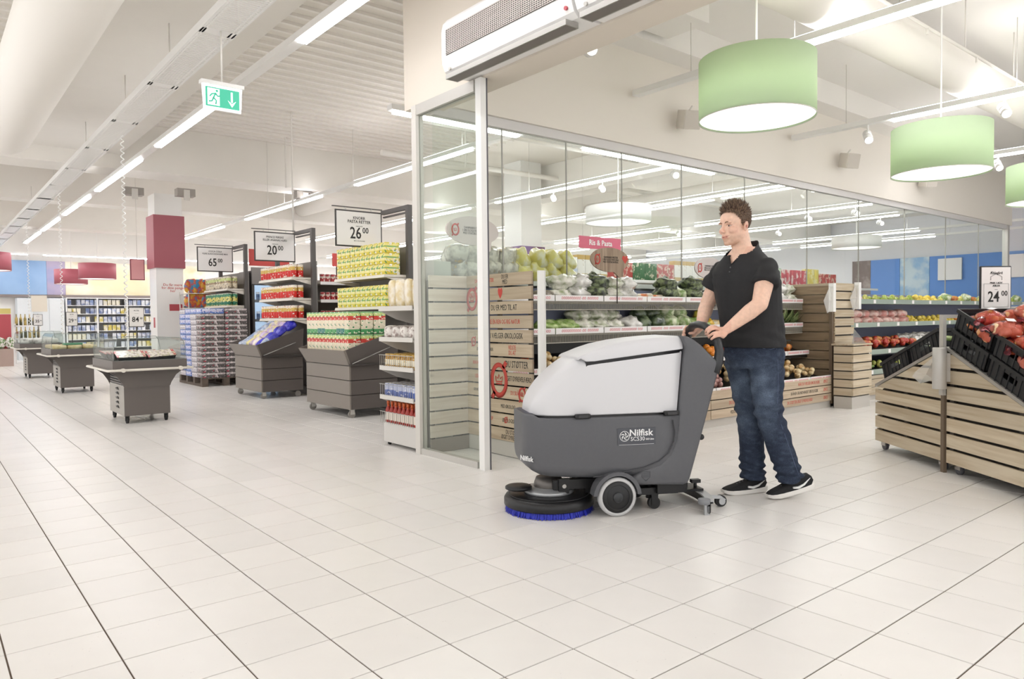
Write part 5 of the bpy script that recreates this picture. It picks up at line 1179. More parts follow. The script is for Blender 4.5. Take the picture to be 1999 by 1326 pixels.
W1, W2, W3, W4 = 'on the top organic shelf', 'on the second organic shelf', 'on the third organic shelf', 'in the bottom organic tray'
z1, z2 = 1.269, .974; x = 2.95
for k in ('mush', 'sprout', 'wrap', 'kale', 'sprout', 'wrap', 'carrot', 'carrot', 'kale', 'cauli', 'kale', 'garlic', 'garlic', 'mush', 'mush', 'wrap', 'wrap', 'mush', 'wrap', 'sprout'):
    put(k, x, 2.50, z1, W1); 
    if k in ('wrap', 'kale', 'sprout'): put(k, x+.05, 2.53, z1+.115, W1)
    x += .215
x = 3.0
for k in ('lettuce', 'lettuce', 'sprout', 'sprout', 'sprout', 'wrap', 'cabbage', 'cabbage', 'cauli', 'cauli', 'lettuce', 'pepper', 'lemonbag', 'lemonbag', 'radish', 'kale', 'cauli', 'lemonbag'):
    put(k, x, 2.49, z2, W2, s=1.05)
    if k in ('pepper', 'cabbage', 'sprout', 'cauli'): put(k, x+.04, 2.58, z2+.10, W2)
    x += .215
for x in (6.72, 6.9, 7.05): put('herb', x, 2.5, z2-.0, W2, s=1.0)
for i, k in enumerate(('redapple', 'potato', 'redapple', 'greenapple', 'potato', 'orange', 'redapple', 'potato', 'greenapple', 'orange', 'redapple', 'potato', 'redapple', 'potato', 'redapple')): put(k, 2.62+.3*i, 2.42, .672, W3, rx=.4)
for i, k in enumerate(('redapple', 'potato', 'orange', 'sweet', 'potato', 'orange', 'potato', 'sweet', 'sweet', 'potato', 'orange', 'orange', 'orange', 'potato', 'potato')): put(k, 2.66+.295*i, 2.16, .388, W4, rx=.4)
for i, k in enumerate(('sweet', 'potato', 'orange', 'sweet', 'potato', 'orange', 'potato', 'sweet', 'sweet', 'potato', 'orange', 'orange', 'potato', 'potato')): put(k, 2.75+.295*i, 2.36, .472, W4, rx=.4)
# oval wooden signs with an emblem
ovw = wood('oval_wood', '#8a7664', '#b5a08a', .6, 2)
for (x, y, z, lab, ow) in ((3.68, 2.36, 1.665, 'oval wooden organic sign above the top shelf, left of the man', ovw), (5.24, 2.36, 1.64, 'oval organic sign partly hidden behind the man', mat('pale_oval', '#c9c0bc', .5)), (2.08, 2.36, 1.70, 'pale oval organic sign seen through the entrance glass', mat('pale_oval2', '#cdc6bf', .5))):
    o = thing('oval_sign', lab, 'sign', (x, y, z)); n = 32
    pts = [(.26*math.cos(2*math.pi*k/n), .115*math.sin(2*math.pi*k/n)) for k in range(n)]; pts = [p if not (-1.3 < math.atan2(p[1]/.115, p[0]/.26) < -.9) else (p[0]+.03, p[1]-.06) for p in pts]
    MB().prism(pts, -.008, .008).build('board', ow, o); MB().cyl((.1, 0, -.41 if x > 2.3 else -.33), (.1, 0, -.12), .006, n=6).build('stalk', strut, o)
    ologo(o, (-.175, -.009, 0), .042, (0, 0, 0)); text('lettering', 'DANMARKS MESTER\nI ØKOLOGI HVER DAG\nMED STATSKONTROL', .026, ink, o, (.005, -.009, 0), ROTX, .0005, sx=.82)
    b = MB(); b.prism([(.16, .02), (.175, .045), (.195, .045), (.205, .03), (.215, .045), (.235, .045), (.245, .015), (.205, -.03)], -.0095, -.008); b.build('heart', redink, o)
    if x < 2.3: o.location.z = 1.83; bpy.data.objects.remove(o.children[1]); MB().cyl((.1, 0, -.34), (.1, 0, -.12), .006, n=6).build('stalk', strut, o)
# ---------------------------------------------------------------- slatted pier and low box at the end of the shelf
t = thing('slatted_pier', 'pine slatted pier between the organic shelf and the fruit shelf', 'pier', (7.3, 2.02, 0))
for k in range(13): pbox('plank', (.50, .016, .09), (.25, 0, .16+.109*k), pine, t); pbox('plank', (.016, .55, .09), (.0, .285, .16+.109*k), pineY, t)
MB().box(.02, .48, .02, .56, .0, 1.5).build('core', strut, t)
t = thing('slatted_box', 'low pine slatted box with pale plinth before the pier', 'box', (7.16, 1.72, 0))
for k in range(6): pbox('plank', (.47, .016, .086), (.235, 0, .20+.1*k), pine, t); pbox('plank', (.016, .22, .086), (.0, .118, .20+.1*k), pineY, t)
MB().box(.02, .46, .02, .24, .0, .74).build('core', strut, t); pbox('plinth', (.46, .22, .14), (.235, .12, .07), plinth, t); pbox('top_board', (.49, .27, .02), (.235, .12, .765), pine, t)
MB().prism([(.05, .776), (.4, .776), (.1, .95)], .03, .035).build('acrylic_wedge', pet, t)
for (x, y, z, lab) in ((7.08, 1.93, 1.33, 'white bag dispenser with hanging clear bag on the brown end panel'), (7.83, 1.98, 1.36, 'white bag dispenser at the right edge of the slatted pier')):
    o = thing('bag_dispenser', lab, 'bag dispenser', (x, y, z)); MB().box(-.03, .03, -.03, .03, -.17, .17).build('holder', whitem, o)
    MB().add([(-.03, -.02, .13), (-.03, .02, .13), (-.21, .0, -.04), (-.14, -.01, -.19), (-.03, .01, -.16), (-.12, -.04, -.03)], [(0, 5, 1), (1, 5, 2), (2, 5, 3), (3, 5, 4), (4, 5, 0)]).build('plastic_bag', clear('thin_film', '#f7f6f3', .4, .2, .4), o)
# ---------------------------------------------------------------- fruit shelf beyond the pier
t = thing('fruit_shelf', 'long fruit shelf with grey-green strips right of the pier', 'produce shelf', (7.86, 1.95, 0)); LF = 8.0; gs = mat('strip_green', '#9aa79c', .45)
MB().box(0, LF, .72, .74, .1, 1.42).build('back_panel', mat('back_blue', '#8288a0', .5), t)
for (z, yf, sl) in ((1.30, .25, 0), (.985, .2, 0), (.63, .05, 1), (.375, .0, 1)):
    s = (MB().box(0, LF, yf+.02, .71, z-.03, z-.012) if not sl else MB().prism([(yf+.02, z-.02), (.71, z+.12), (.71, z+.09), (yf+.02, z-.05)], 0, LF, 'yz')).build('shelf', grill if not sl else black, t)
    MB().box(0, LF, yf, yf+.015, z-.035, z+.03).build('front_strip', gs, s)
    for k in range(12): pbox('price_card', (.07, .004, .05), (.3+.62*k, yf-.004, z-.002), paper, s)
for k in range(3):
    for j in range(5): pbox('plank', (1.59, .016, .098), (.8+1.6*j, .03, .12+.104*k), pine, t)
pbox('kickboard', (LF, .02, .07), (LF/2, .06, .035), plinth, t)
F1, F2, F3, F4 = 'on the top fruit level', 'on the second fruit level', 'on the third fruit level', 'in the lowest fruit tray'
for i in range(26):
    x = 8.05+.29*i
    put(('pink', 'greenapple', 'greenapple', 'lemon')[min(3, i//3)] if i < 12 else ('greenapple', 'cauli', 'redapple')[i % 3], x, 2.42, 1.288, F1)
    put('pink' if i < 8 else ('lemon' if i < 14 else 'orange'), x, 2.38, .973, F2); 
    if i < 8: put('pink', x+.05, 2.45, 1.07, F2)
    put('redapple' if i < 7 else ('wrap' if i < 12 else 'greenapple'), x, 2.16, .665, F3, rx=.2); put('redapple' if i < 6 else 'wrap', x+.1, 2.32, .70, F3, rx=.2)
    put('cuke' if i % 2 else 'greenapple', x, 2.12, .405, F4, rx=.2)
# ---------------------------------------------------------------- pine tent display: two sloping carts back to back
DA = math.radians(52); DP = Vector((4.222, -.338, 0)); DM = Matrix.Translation(DP) @ Matrix.Rotation(DA, 4, 'Z')
crm = mat('black_crate', '#26282a', .45)
def tent(sgn, L_, slope, label):
    """sgn +1: runs away from the viewer; side board face at y = 0, body to y = -0.8"""
    t = thing('slatted_cart', label, 'display cart', DP, DA); x0 = .03
    top = lambda x: .865-(x-x0)*slope
    for side, y in ((0, 0), (1, -.80)):
        z = .075
        while z < .84:
            zt = z+.092; x1 = min(L_, x0+(.865-z-.0)/slope); x1t = min(L_, x0+(.865-zt)/slope) if zt < .865 else x0+.02
            if x1-x0 > .06:
                p = [(sgn*x0, z), (sgn*x1, z), (sgn*max(x1t, x0+.02), min(zt, .862)), (sgn*x0, min(zt, .862))]
                MB().prism(p, y-.018, y).build('plank', pine, t)
            z += .112
        pbox('upright', (.045, .02, .8), (sgn*(x0+.03), y-.029 if not side else y+.012, .46), strut, t)
        pbox('upright', (.045, .02, max(.2, top(L_*.6)-.1)), (sgn*(L_*.55), y-.029 if not side else y+.012, .08+max(.2, top(L_*.6)-.1)/2), strut, t)
    for k in range(int((top(L_)-.1)/.112)): pbox('plank', (.018, .764, .1), (sgn*(L_-.0), -.4, .125+.112*k), pineY, t)
    a = [(sgn*x0, .87), (sgn*L_, top(L_)+.005), (sgn*L_, top(L_)+.03), (sgn*x0, .895)]; MB().prism(a, -.81, .005).build('slope_panel', mat('slope_metal', '#b5b3ae', .35, .5), t)
    MB().prism([(sgn*(x0+.03), .1), (sgn*(L_-.03), .1), (sgn*(L_-.03), top(L_)-.01), (sgn*(x0+.03), .85)], -.765, -.045).build('gap_shade_core', mat('gap_shade', '#3a332d', .7), t)  # dark solid added inside to put shade into the plank gaps
    for cx in (.09, L_-.05):
        for cy in (-.06, -.74):
            w_ = MB().cyl((sgn*cx, cy-.012, .035), (sgn*cx, cy+.012, .035), .035, n=16).build('castor', mat('castor_dark', '#55555a', .5), t)
            MB().box(sgn*cx-.03, sgn*cx+.03, cy-.02, cy-.014, .035, .075).box(sgn*cx-.03, sgn*cx+.03, cy+.014, cy+.02, .035, .075).box(sgn*cx-.03, sgn*cx+.03, cy-.02, cy+.02, .07, .078).build('fork', steel, w_)
    return t
tent(1, .93, .39, 'pine slatted cart sloping away behind the bag roll'); tent(-1, 1.35, .41, 'pine slatted cart in front at the right picture edge')
# grey frame between the carts with a sign and a bag roll
t = thing('divider_frame', 'grey metal frame standing between the two pine carts', 'frame', DP, DA)
for y in (.012, -.812): MB().box(-.022, .022, y-.012, y+.012, .55, 1.12).build('post', greym, t); MB().box(-.018, .018, y-.024, y+.0, .0, .56).build('lower_post', mat('brown_post', '#6f5f4e', .6), t)
MB().box(-.02, .02, -.80, .0, 1.095, 1.12).build('top_rail', greym, t)
s = thing('price_sign', 'framed price card reading 24.00 above the net bags', 'price sign', tuple(DM @ Vector((0, -.36, 1.12))), DA-math.pi/2)
MB().box(-.015, .015, -.006, .006, 0, .03).build('foot', dark, s)
card(s, .225, .31, [('24', .105, -.018, -.065, .8), ('00', .05, .06, -.04, .9), ('PINK LADY', .018, 0, .035, 1), ('ÆBLER', .018, 0, .015, 1), ('—', .02, 0, -.01, 1), ('Æblegård', .026, 0, .105, .9)], (0, 0, .185), ROTX, mat('sign_black', '#232326', .5))
b = MB().tube([(-.04, -.013, .24), (-.04, -.013, .265), (0, -.013, .285), (.04, -.013, .265), (.04, -.013, .24)], .0012, 4); b.build('emblem', ink, s)
b = MB().tube([(-.088, -.0125, .05), (-.088, -.0125, .215), (.088, -.0125, .215), (.088, -.0125, .05)], .001, 4, True); b.build('border', ink, s)
o = thing('bag_roll', 'grey bag roll holder with a clear bag hanging from it', 'bag dispenser', tuple(DM @ Vector((-.05, .065, .60))), DA)
MB().lathe([(.0, 0), (.042, 0), (.045, .004), (.045, .285), (.042, .29), (0, .29)], 24).build('holder', greym, o)
MB().box(-.02, .03, -.065, -.04, .05, .25).build('bracket', greym, o)
MB().add([(.04, .0, .24), (.045, .01, .06), (.2, .02, .02), (.28, .03, .065), (.24, .035, .1), (.16, .0, .09)], [(0, 1, 5), (1, 2, 5), (2, 3, 5), (3, 4, 5), (4, 0, 5)]).build('plastic_bag', clear('thin_film', '#f7f6f3', .4, .2, .4), o)
# crates
cr = MB(); l, w_, h = .39, .385, .14
cr.box(-l/2, l/2, -w_/2, w_/2, 0, .012); cr.box(-l/2-.01, l/2+.01, -w_/2-.01, -w_/2, .115, h).box(-l/2-.01, l/2+.01, w_/2, w_/2+.01, .115, h).box(-l/2-.01, -l/2, -w_/2, w_/2, .115, h).box(l/2, l/2+.01, -w_/2, w_/2, .115, h)
crate0 = thing('crate', 'x', 'crate', (0, 0, 0)); cr.build('floor_and_rim', crm, crate0)
for sy in (-1, 1):
    b = MB(); y = sy*w_/2; y0, y1 = sorted((y, y-sy*.008)); b.box(-l/2, l/2, y0, y1, 0, .05).box(-l/2, l/2, y0, y1, .088, .115).box(-l/2, -.07, y0, y1, .05, .088).box(.07, l/2, y0, y1, .05, .088); b.build('side_wall', crm, crate0)
    b = MB()
    for q in range(7): yy0, yy1 = sorted((y, y+sy*.006)); b.box(-l/2+.03+.055*q, -l/2+.036+.055*q, yy0, yy1, 0, .115)
    tag(b.build('ribs', crm, crate0), kind='stuff')
for sx in (-1, 1):
    b = MB(); x = sx*l/2; x0, x1 = sorted((x, x-sx*.008)); b.box(x0, x1, -w_/2, w_/2, 0, .05).box(x0, x1, -w_/2, w_/2, .085, .115).box(x0, x1, -w_/2, -.06, .05, .085).box(x0, x1, .06, w_/2, .05, .085); b.build('end_wall', crm, crate0)
firstc = True
def crate(sgn, d, y, layer, slope, lab):
    global firstc
    a = math.atan(slope); base = Vector((sgn*(.03+d*math.cos(a)), y, .897-d*math.sin(a)))+Vector((sgn*math.sin(a), 0, math.cos(a)))*(layer*.146)
    M = DM @ Matrix.Translation(base) @ Matrix.Rotation(sgn*a, 4, 'Y'); o = crate0 if firstc else dup(crate0, (0, 0, 0)); firstc = False
    o.rotation_euler = M.to_euler(); o.location = M.translation; o['label'] = lab; o['category'] = 'crate'; return M
for k, d in enumerate((.21, .635)):
    for yy, nm in ((-.2, 'near'), (-.61, 'inner')): crate(1, d, yy, 0, .39, 'black plastic crate on the far pine cart, %s side, %s' % (nm, ('upper', 'lower')[k]))
for k, d in enumerate((.21, .635, 1.06)):
    for yy, nm in ((-.2, 'side facing the scrubber'), (-.61, 'inner side')):
        for ly in (0, 1): crate(-1, d, yy, ly, .41, 'black crate on the front pine cart, %s, %s, %s layer' % (nm, ('top of slope', 'mid slope', 'foot of slope')[k], ('lower', 'upper')[ly]))
# red net bags of apples
netm = clear('red_net', '#fbd3d8', .10, .18, 1.2, body='#dd4058'); am = [blend('m_netapple', '#e0c070', '#d4604e', 7, .3, .42, .62, rnd=1), blend('m_netonion', '#d8a06a', '#e8c9a0', 7, .35, .4, .6, rnd=1)]
def netbag(seed, mt):
    q = random.Random(seed); b = MB(); bm = bmesh.new(); pts = []
    for k in range(7):
        a = 2*math.pi*k/6; c = (.062*math.cos(a), .055*math.sin(a), .038+q.uniform(0, .012)) if k < 6 else (0, 0, .072); r = .037*q.uniform(.92, 1.06); b.ell(c, (r, r, r*.93), 12, 9)
        for i in range(40):
            u, v = q.uniform(0, 6.28), math.acos(q.uniform(-1, 1)); bm.verts.new((c[0]+1.08*r*math.sin(v)*math.cos(u), c[1]+1.08*r*math.sin(v)*math.sin(u), max(-.002, c[2]+1.08*r*math.cos(v))))
    bmesh.ops.convex_hull(bm, input=bm.verts); bmesh.ops.delete(bm, geom=[v for v in bm.verts if not v.link_faces], context='VERTS')
    t = thing('net_bag', 'x', 'fruit bag', (0, 0, 0)); b.build('apples', mt, t); nb = MB(); nb.bm(bm, None, True)
    nb.tube([(.09, 0, .05), (.13, .01, .055), (.16, .02, .045)], [.03, .012, .02], 8); n_ = nb.build('net', netm, t); pbox('paper_tag', (.05, .04, .001), (0, 0, .116), paper, n_); return t
proto = [netbag(1, am[0]), netbag(2, am[1])]; used = [False, False]
i = 0
for ly in range(3):
    for k in range(6-ly):
        for yy in (-.10, -.27, -.44, -.61, -.74):
            if ly == 2 and yy in (-.10, -.74): continue
            d = .12+.2*k+.1*ly; a = math.atan(.41); base = Vector((-(.03+d*math.cos(a)), yy+.03*(k % 2), .897-d*math.sin(a)))+Vector((-math.sin(a), 0, math.cos(a)))*(.175+.072*ly+RN.uniform(0, .015))
            M = DM @ Matrix.Translation(base) @ Matrix.Rotation(-a, 4, 'Y') @ Matrix.Rotation(RN.uniform(0, 6.28), 4, 'Z') @ Matrix.Rotation(RN.uniform(-.2, .2), 4, 'X'); j = i % 2
            o = proto[j] if not used[j] else dup(proto[j], (0, 0, 0)); used[j] = True; o.rotation_euler = M.to_euler(); o.location = M.translation
            L_ = ('red net bag of red and yellow fruit', 'red net bag of pale yellow fruit')[j]+', '+('bottom', 'middle', 'top')[ly]+' layer of the heap'; o['label'] = L_; o['group'] = L_+' group'; i += 1
# greens in the far crates
for k, d in enumerate((.12, .3, .5, .72)):
    for yy in (-.15, -.35, -.55, -.72):
        a = math.atan(.39); p = DM @ (Vector((.03+d*math.cos(a), yy, .897-d*math.sin(a)))+Vector((math.sin(a), 0, math.cos(a)))*.02); put('greenapple' if k else 'lettuce', p.x, p.y, p.z, 'in the crates of the far pine cart', s=.9)
# ================================================================ OVERHEAD FITTINGS
duct = mat('duct_white', '#f0ece5', .6); pipe = mat('pipe_white', '#e9e5de', .5)
b = MB(); b.lathe([(0, 0), (.12, .02), (.22, .09), (.28, .2), (.30, .34), (.30, 14.5)], 40, Matrix.Translation((-.46, 9.1, 3.55)) @ Matrix.Rotation(math.pi/2, 4, 'X'))
o = thing('round_duct', 'large white round duct with domed end at top left', 'air duct', (0, 0, 0)); b.build('duct', duct, o)
for y in (1, 4.5, 8): MB().cyl((-.46, y, 3.84), (-.46, y, ZC), .01, n=6).build('hanger_rod', pipe, o)
o = thing('cable_tray', 'white slotted cable tray above the chilled cart aisle', 'cable tray', (0, 0, 0))
for x in (.21, .455): MB().box(x, x+.006, -3, 22, 3.2, 3.26).build('side_rail', whitem, o)
for x in (.216, .235, .412, .442): MB().box(x, x+.013, -3, 22, 3.2, 3.204).build('edge_strip', whitem, o)
b = MB(); y = -3
while y < 11: b.box(.216, .455, y, y+.016, 3.2005, 3.204); y += .032
y = -3
while y < 22: b.box(.216, .455, y, y+.1, 3.2, 3.2045); y += 1.5
b.box(.25, .41, 11, 22, 3.2, 3.204); tag(b.build('rungs', whitem, o), kind='stuff')
for y in (1.2, 3.0, 4.8, 6.6, 9, 12, 15): MB().cyl((.462, y, 3.23), (.462, y, 3.85), .006, n=6).build('hanger_rod', pipe, o)
# exit sign
o = thing('exit_sign', 'green illuminated exit sign with running figure and down arrow', 'exit sign', (.34, 3.0, 2.72)); exw = mat('exit_white', '#f4f6f8', .4, emit=.9); exg = mat('exit_green', '#3fb795', .4, emit=.35)
MB().box(-.15, .15, -.03, .03, .085, .11).build('housing', whitem, o); MB().prism([(-.14, .085), (.14, .085), (.13, -.085), (-.13, -.085)], -.008, .008).build('panel', exw, o)
MB().box(-.118, .118, -.0105, -.0085, -.068, .068).build('green_field', exg, o); MB().cyl((0, 0, .11), (0, 0, .485), .006, n=6).build('hanger_rod', pipe, o)
b = MB().box(-.105, -.022, -.012, -.0108, -.058, .06); b.build('door_pictogram', exw, o)
b = MB(); b.lathe([(0, -.0005), (.009, -.0005), (.009, .0005), (0, .0005)], 12, Matrix.Translation((-.04, -.0128, .045)) @ Matrix.Rotation(math.pi/2, 4, 'X'))
for pts in (((-.048, .03), (-.065, -.005)), ((-.065, -.005), (-.045, -.025), (-.05, -.05)), ((-.065, -.005), (-.075, -.03), (-.098, -.035)), ((-.05, .026), (-.075, .02), (-.09, .0)), ((-.05, .026), (-.035, .008), (-.022, .012))):
    b.tube([(x, -.0128, z) for x, z in pts], .0055, 5)
b.build('running_figure', exg, o)
MB().box(.058, .070, -.0125, -.0108, -.02, .052).add([(.034, -.0125, -.008), (.064, -.0125, -.055), (.094, -.0125, -.008), (.064, -.0125, -.03)], [(0, 1, 3), (1, 2, 3)]).build('arrow', exw, o)
# air curtains over the entrance
acw = mat('air_curtain_white', '#f3f2f0', .35)
for (y0, y1, lab) in ((.715, 2.06, 'white air curtain above the entrance, farther unit'), (-.75, .69, 'white air curtain above the entrance, nearer unit')):
    o = thing('air_curtain', lab, 'air curtain', (1.85, (y0+y1)/2, 2.9)); h = (y1-y0)/2
    pr = [(-.001, 0), (-.19, -.01), (-.225, .02), (-.245, .07), (-.25, .13), (-.25, .30), (-.235, .36), (-.2, .40), (-.001, .42)]
    ob_ = smooth_angle(MB().prism(pr, -h, h).build('casing', acw, o), 30)
    MB().box(-.2555, -.2505, -h+.06, h-.06, .12, .30).build('grille_backing', mat('grille_dark', '#3f3834', .5), o)
    b = MB()
    for k in range(15): b.box(-.2585, -.2556, -h+.06, h-.06, .122+.0122*k, .1252+.0122*k)
    n = int((2*h-.12)/.022)
    for k in range(n): b.box(-.259, -.2586, -h+.06+.022*k, -h+.064+.022*k, .12, .30)
    tag(b.build('grille_wires', mat('grille_wire', '#cdc4bc', .4), o), kind='stuff')
    MB().box(-.245, -.14, -h+.05, h-.04, -.045, -.012).build('outlet_bar', steel, o); MB().box(-.235, -.15, -h+.06, h-.05, -.046, -.0452).build('outlet_slot', mat('slot_grey', '#77716c', .5), o)
    MB().cyl((-.236, h-.09, .02), (-.25, h-.09, .018), .012, n=12).build('screw_cap', greym, o); MB().cyl((-.236, -h+.05, .05), (-.25, -h+.05, .048), .012, n=12).build('red_badge', redp, o)
# green drum lamps
def greenshade():
    m = bpy.data.materials.new('green_shade'); m.use_nodes = True; nt = m.node_tree; nt.nodes.clear(); N = nt.nodes.new; L = nt.links.new
    o = N('ShaderNodeOutputMaterial'); d = N('ShaderNodeBsdfDiffuse'); t = N('ShaderNodeBsdfTranslucent'); mx = N('ShaderNodeMixShader'); mx.inputs[0].default_value = .3
    d.inputs[0].default_value = srgb('#cfe0c2'); t.inputs[0].default_value = srgb('#dceccd'); L(d.outputs[0], mx.inputs[1]); L(t.outputs[0], mx.inputs[2]); L(mx.outputs[0], o.inputs[0]); return m
gsh = greenshade(); disc = mat('lamp_diffuser', '#fffdf8', .4, emit=1.0)
def drum(x, y, zb, r, h, lab, shade, power=7, zc=4.2, cat='pendant lamp', dm=None):
    o = thing('drum_lamp', lab, cat, (x, y, zb)); b = MB(); n = 56
    b.lathe([(r, 0), (r, h), (r-.004, h), (r-.004, 0), (r, 0)], n, caps=False); s = b.build('shade', shade, o)
    MB().lathe([(0, .012), (r-.006, .012), (r-.006, .018), (0, .018)], n).build('diffuser', dm or disc, o)
    MB().tube([(r*math.cos(2*math.pi*k/n), r*math.sin(2*math.pi*k/n), 0) for k in range(n)], .003, 4, True).build('bottom_ring', lgrey, s)
    for k in range(3): a = 2*math.pi*k/3; MB().cyl((0, 0, h-.02), ((r-.004)*math.cos(a), (r-.004)*math.sin(a), h-.02), .004, n=5).build('spoke', lgrey, o)
    MB().cyl((0, 0, h-.02), (0, 0, zc-zb), .007, n=8).build('suspension_rod', whitem, o)
    if power:
        l = bpy.data.lights.new('bulb', 'POINT'); l.energy = power; l.shadow_soft_size = .08; l.color = (1, .96, .88); q = bpy.data.objects.new('bulb', l); COL.objects.link(q); q.parent = o; q.location = (0, 0, h*.5)
    return o
drum(3.10, .446, 2.475, .385, .405, 'large pale green drum lamp hanging nearest the viewer', gsh)
drum(5.49, .164, 2.335, .385, .40, 'second green drum lamp hanging right of the large one', gsh)
drum(8.25, .10, 2.336, .385, .41, 'green drum lamp cut off by the right picture edge', gsh)
wsh = mat('white_shade', '#f3f1ee', .5)
drum(6.15, 4.5, 2.42, .45, .22, 'flat white drum lamp seen through the left glass panes', wsh, 0, ZC, dm=mat('lamp_diffuser_soft', '#fffdf8', .4, emit=.9))
drum(12.95, 4.43, 2.42, .45, .22, 'flat white drum lamp seen through the right glass panes', wsh, 0, ZC, dm=mat('lamp_diffuser_soft', '#fffdf8', .4, emit=.9))
rsh = mat('red_shade', '#b5606c', .5)
drum(2.45, 20.0, 2.28, .45, .42, 'larger red drum lamp in front of the yellow frieze', rsh, 0, ZC)
drum(2.12, 22.0, 2.22, .42, .42, 'smaller red drum lamp behind the larger red one', rsh, 0, ZC)
drum(-.02, 18.5, 2.35, .42, .42, 'red drum lamp at the far left picture edge', rsh, 0, ZC)
# track spots
spm = mat('spot_lens', '#fffaf0', .4, emit=4)
def spot(x, y, z, yaw, pitch, lab, group, lensup=False, top=None):
    o = thing('track_spot', lab, 'spotlight', (x, y, z), 0, group); M = Matrix.Rotation(yaw, 4, 'Z') @ Matrix.Rotation(pitch, 4, 'Y')
    b = MB(); b.lathe([(0, -.09), (.045, -.09), (.05, -.085), (.05, .0), (.047, .003), (.047, .012), (.05, .015), (.05, .09), (.044, .09), (.044, .08)], 18, M, caps=False); b.build('body', whitem, o)
    MB().lathe([(0, .086), (.044, .086), (.044, .088), (0, .088)], 18, M).build('lens', spm, o); MB().cyl((0, 0, .0), (0, 0, top or .14), .01, n=6).build('arm', whitem, o); return o
spot(7.52, 1.72, 3.26, math.radians(215), math.radians(130), 'white track spot left of the smaller green lamp', None)
spot(7.52, .30, 3.26, math.radians(215), math.radians(130), 'white track spot above and right of the smaller green lamp', None)
spot(10.77, 1.35, 3.26, math.radians(215), math.radians(130), 'white track spot right below the smaller green lamp', None)
spot(2.95, 1.88, 3.32, math.radians(232), math.radians(106), 'glowing round spot below the air curtain', None, top=.88)
for i, (x, y, z) in enumerate([(7.52, 7.3, 3.26), (7.52, 6.1, 3.26), (7.52, 4.6, 3.26), (10.42, 4.0, 3.26), (13.27, 5.6, 3.16), (13.27, 4.6, 3.16), (16.17, 5.4, 3.26), (16.17, 8, 3.26), (10.42, 8.6, 3.26), (13.27, 9, 3.16)]):
    spot(x, y, z, math.radians(232), math.radians(108), 'small glowing spot on the store light rows behind the glass', 'store spots behind the glass', top=.155)
# loudspeakers on the glass header
for (x, z, lab) in ((5.26, 3.32, 'white wall loudspeaker left of the large green lamp'), (8.9, 3.34, 'white wall loudspeaker between the two green lamps'), (11.6, 3.36, 'white wall loudspeaker below the smaller green lamp')):
    o = thing('loudspeaker', lab, 'loudspeaker', (x, 2.74, z)); M = Matrix.Rotation(math.radians(-28), 4, 'Z') @ Matrix.Rotation(math.radians(16), 4, 'X')
    MB().cbox(-.1, .1, -.3, -.1, -.1, .1, .012, M).build('cabinet', mat('speaker_white', '#dcd6cd', .5), o); MB().box(-.09, .09, -.305, -.3, -.09, .09, M).build('grille', mat('speaker_grille', '#cfc8be', .7), o)
    MB().tube([(0, .0, .0), (.0, -.06, .03), (.02, -.14, .12)], .012, 6).build('bracket', pipe, o)
# duct, pipes and panels under the produce hall ceiling
o = thing('ceiling_duct', 'white round duct crossing the produce hall at top right', 'air duct', (0, 0, 0)); MB().cyl((2.15, .72, 3.75), (23, .72, 3.75), .22, n=36).build('duct', duct, o)
for x in (6, 10, 15): MB().cyl((x, .72, 3.96), (x, .72, 4.2), .01, n=6).build('hanger_rod', pipe, o)
o = thing('sprinkler_pipe', 'thin white pipe running beside the produce hall duct', 'pipe', (0, 0, 0)); MB().cyl((4.5, .36, 3.7), (22, .36, 3.7), .014, n=8).build('pipe', pipe, o)
for x in (5.4, 6.6, 8, 9.6, 12): MB().cyl((x, .36, 3.7), (x, .36, 4.2), .006, n=6).build('hanger_rod', pipe, o); MB().cyl((x+.3, .36, 3.64), (x+.3, .36, 3.7), .012, n=8).build('nozzle', pipe, o)
for i, (y, x0, x1) in enumerate(((3.9, 7.1, 8.9), (6.6, 4.2, 9), (9.0, 5, 16))):
    o = tag(MB().cyl((x0, y, 3.95+.05*i), (x1, y, 3.95+.05*i), .05, n=12).build('service_pipe', pipe), '%s white service pipe above the store shelves' % ('nearest', 'middle', 'farthest')[i], 'pipe')
for i, (y0, y1, x, z, r) in enumerate(((11.6, 24, -1.5, 3.9, .25), (3.1, 10.8, 12, 3.8, .2), (11.7, 15.2, 6.2, 3.9, .18))):
    o = tag(MB().cyl((x, y0, z), (x, y1, z), r, n=24).build('store_duct', duct), ('white duct at far left beyond the beam', 'white duct crossing behind the glass wall', 'short white duct between the cross beams')[i], 'air duct')
for i, (x, y) in enumerate(((3.25, 8.72), (3.75, 10.2), (5.3, 6.9))):
    tag(MB().tube([(x, y, 2.0 if i < 1 else 3.47), (x, y, ZC-.05), (x+.01, y, ZC)], .014, 6).build('conduit', pipe), ('white conduit dropping to the 20.00 tower', 'slim white conduit beside the second light line', 'slim white conduit behind the 26.00 sign')[i], 'conduit')
# grey vents and small ceiling boxes
for i, (x, y, z) in enumerate(((2.6, 12.2, 3.61), (1.8, 12.6, 3.61), (4.5, 11.2, 3.61))):
    o = thing('wall_bracket_box', ('grey ceiling box right of the red column', 'grey ceiling box left of the red column', 'grey ceiling box above the second light line')[i], 'ceiling box', (x, y, z)); MB().box(-.16, .16, -.1, .1, -.14, 0).build('box', mat('box_grey', '#a39d96', .5), o); MB().box(-.05, .05, -.14, -.1, -.22, -.03).build('lamp_head', lgrey, o)
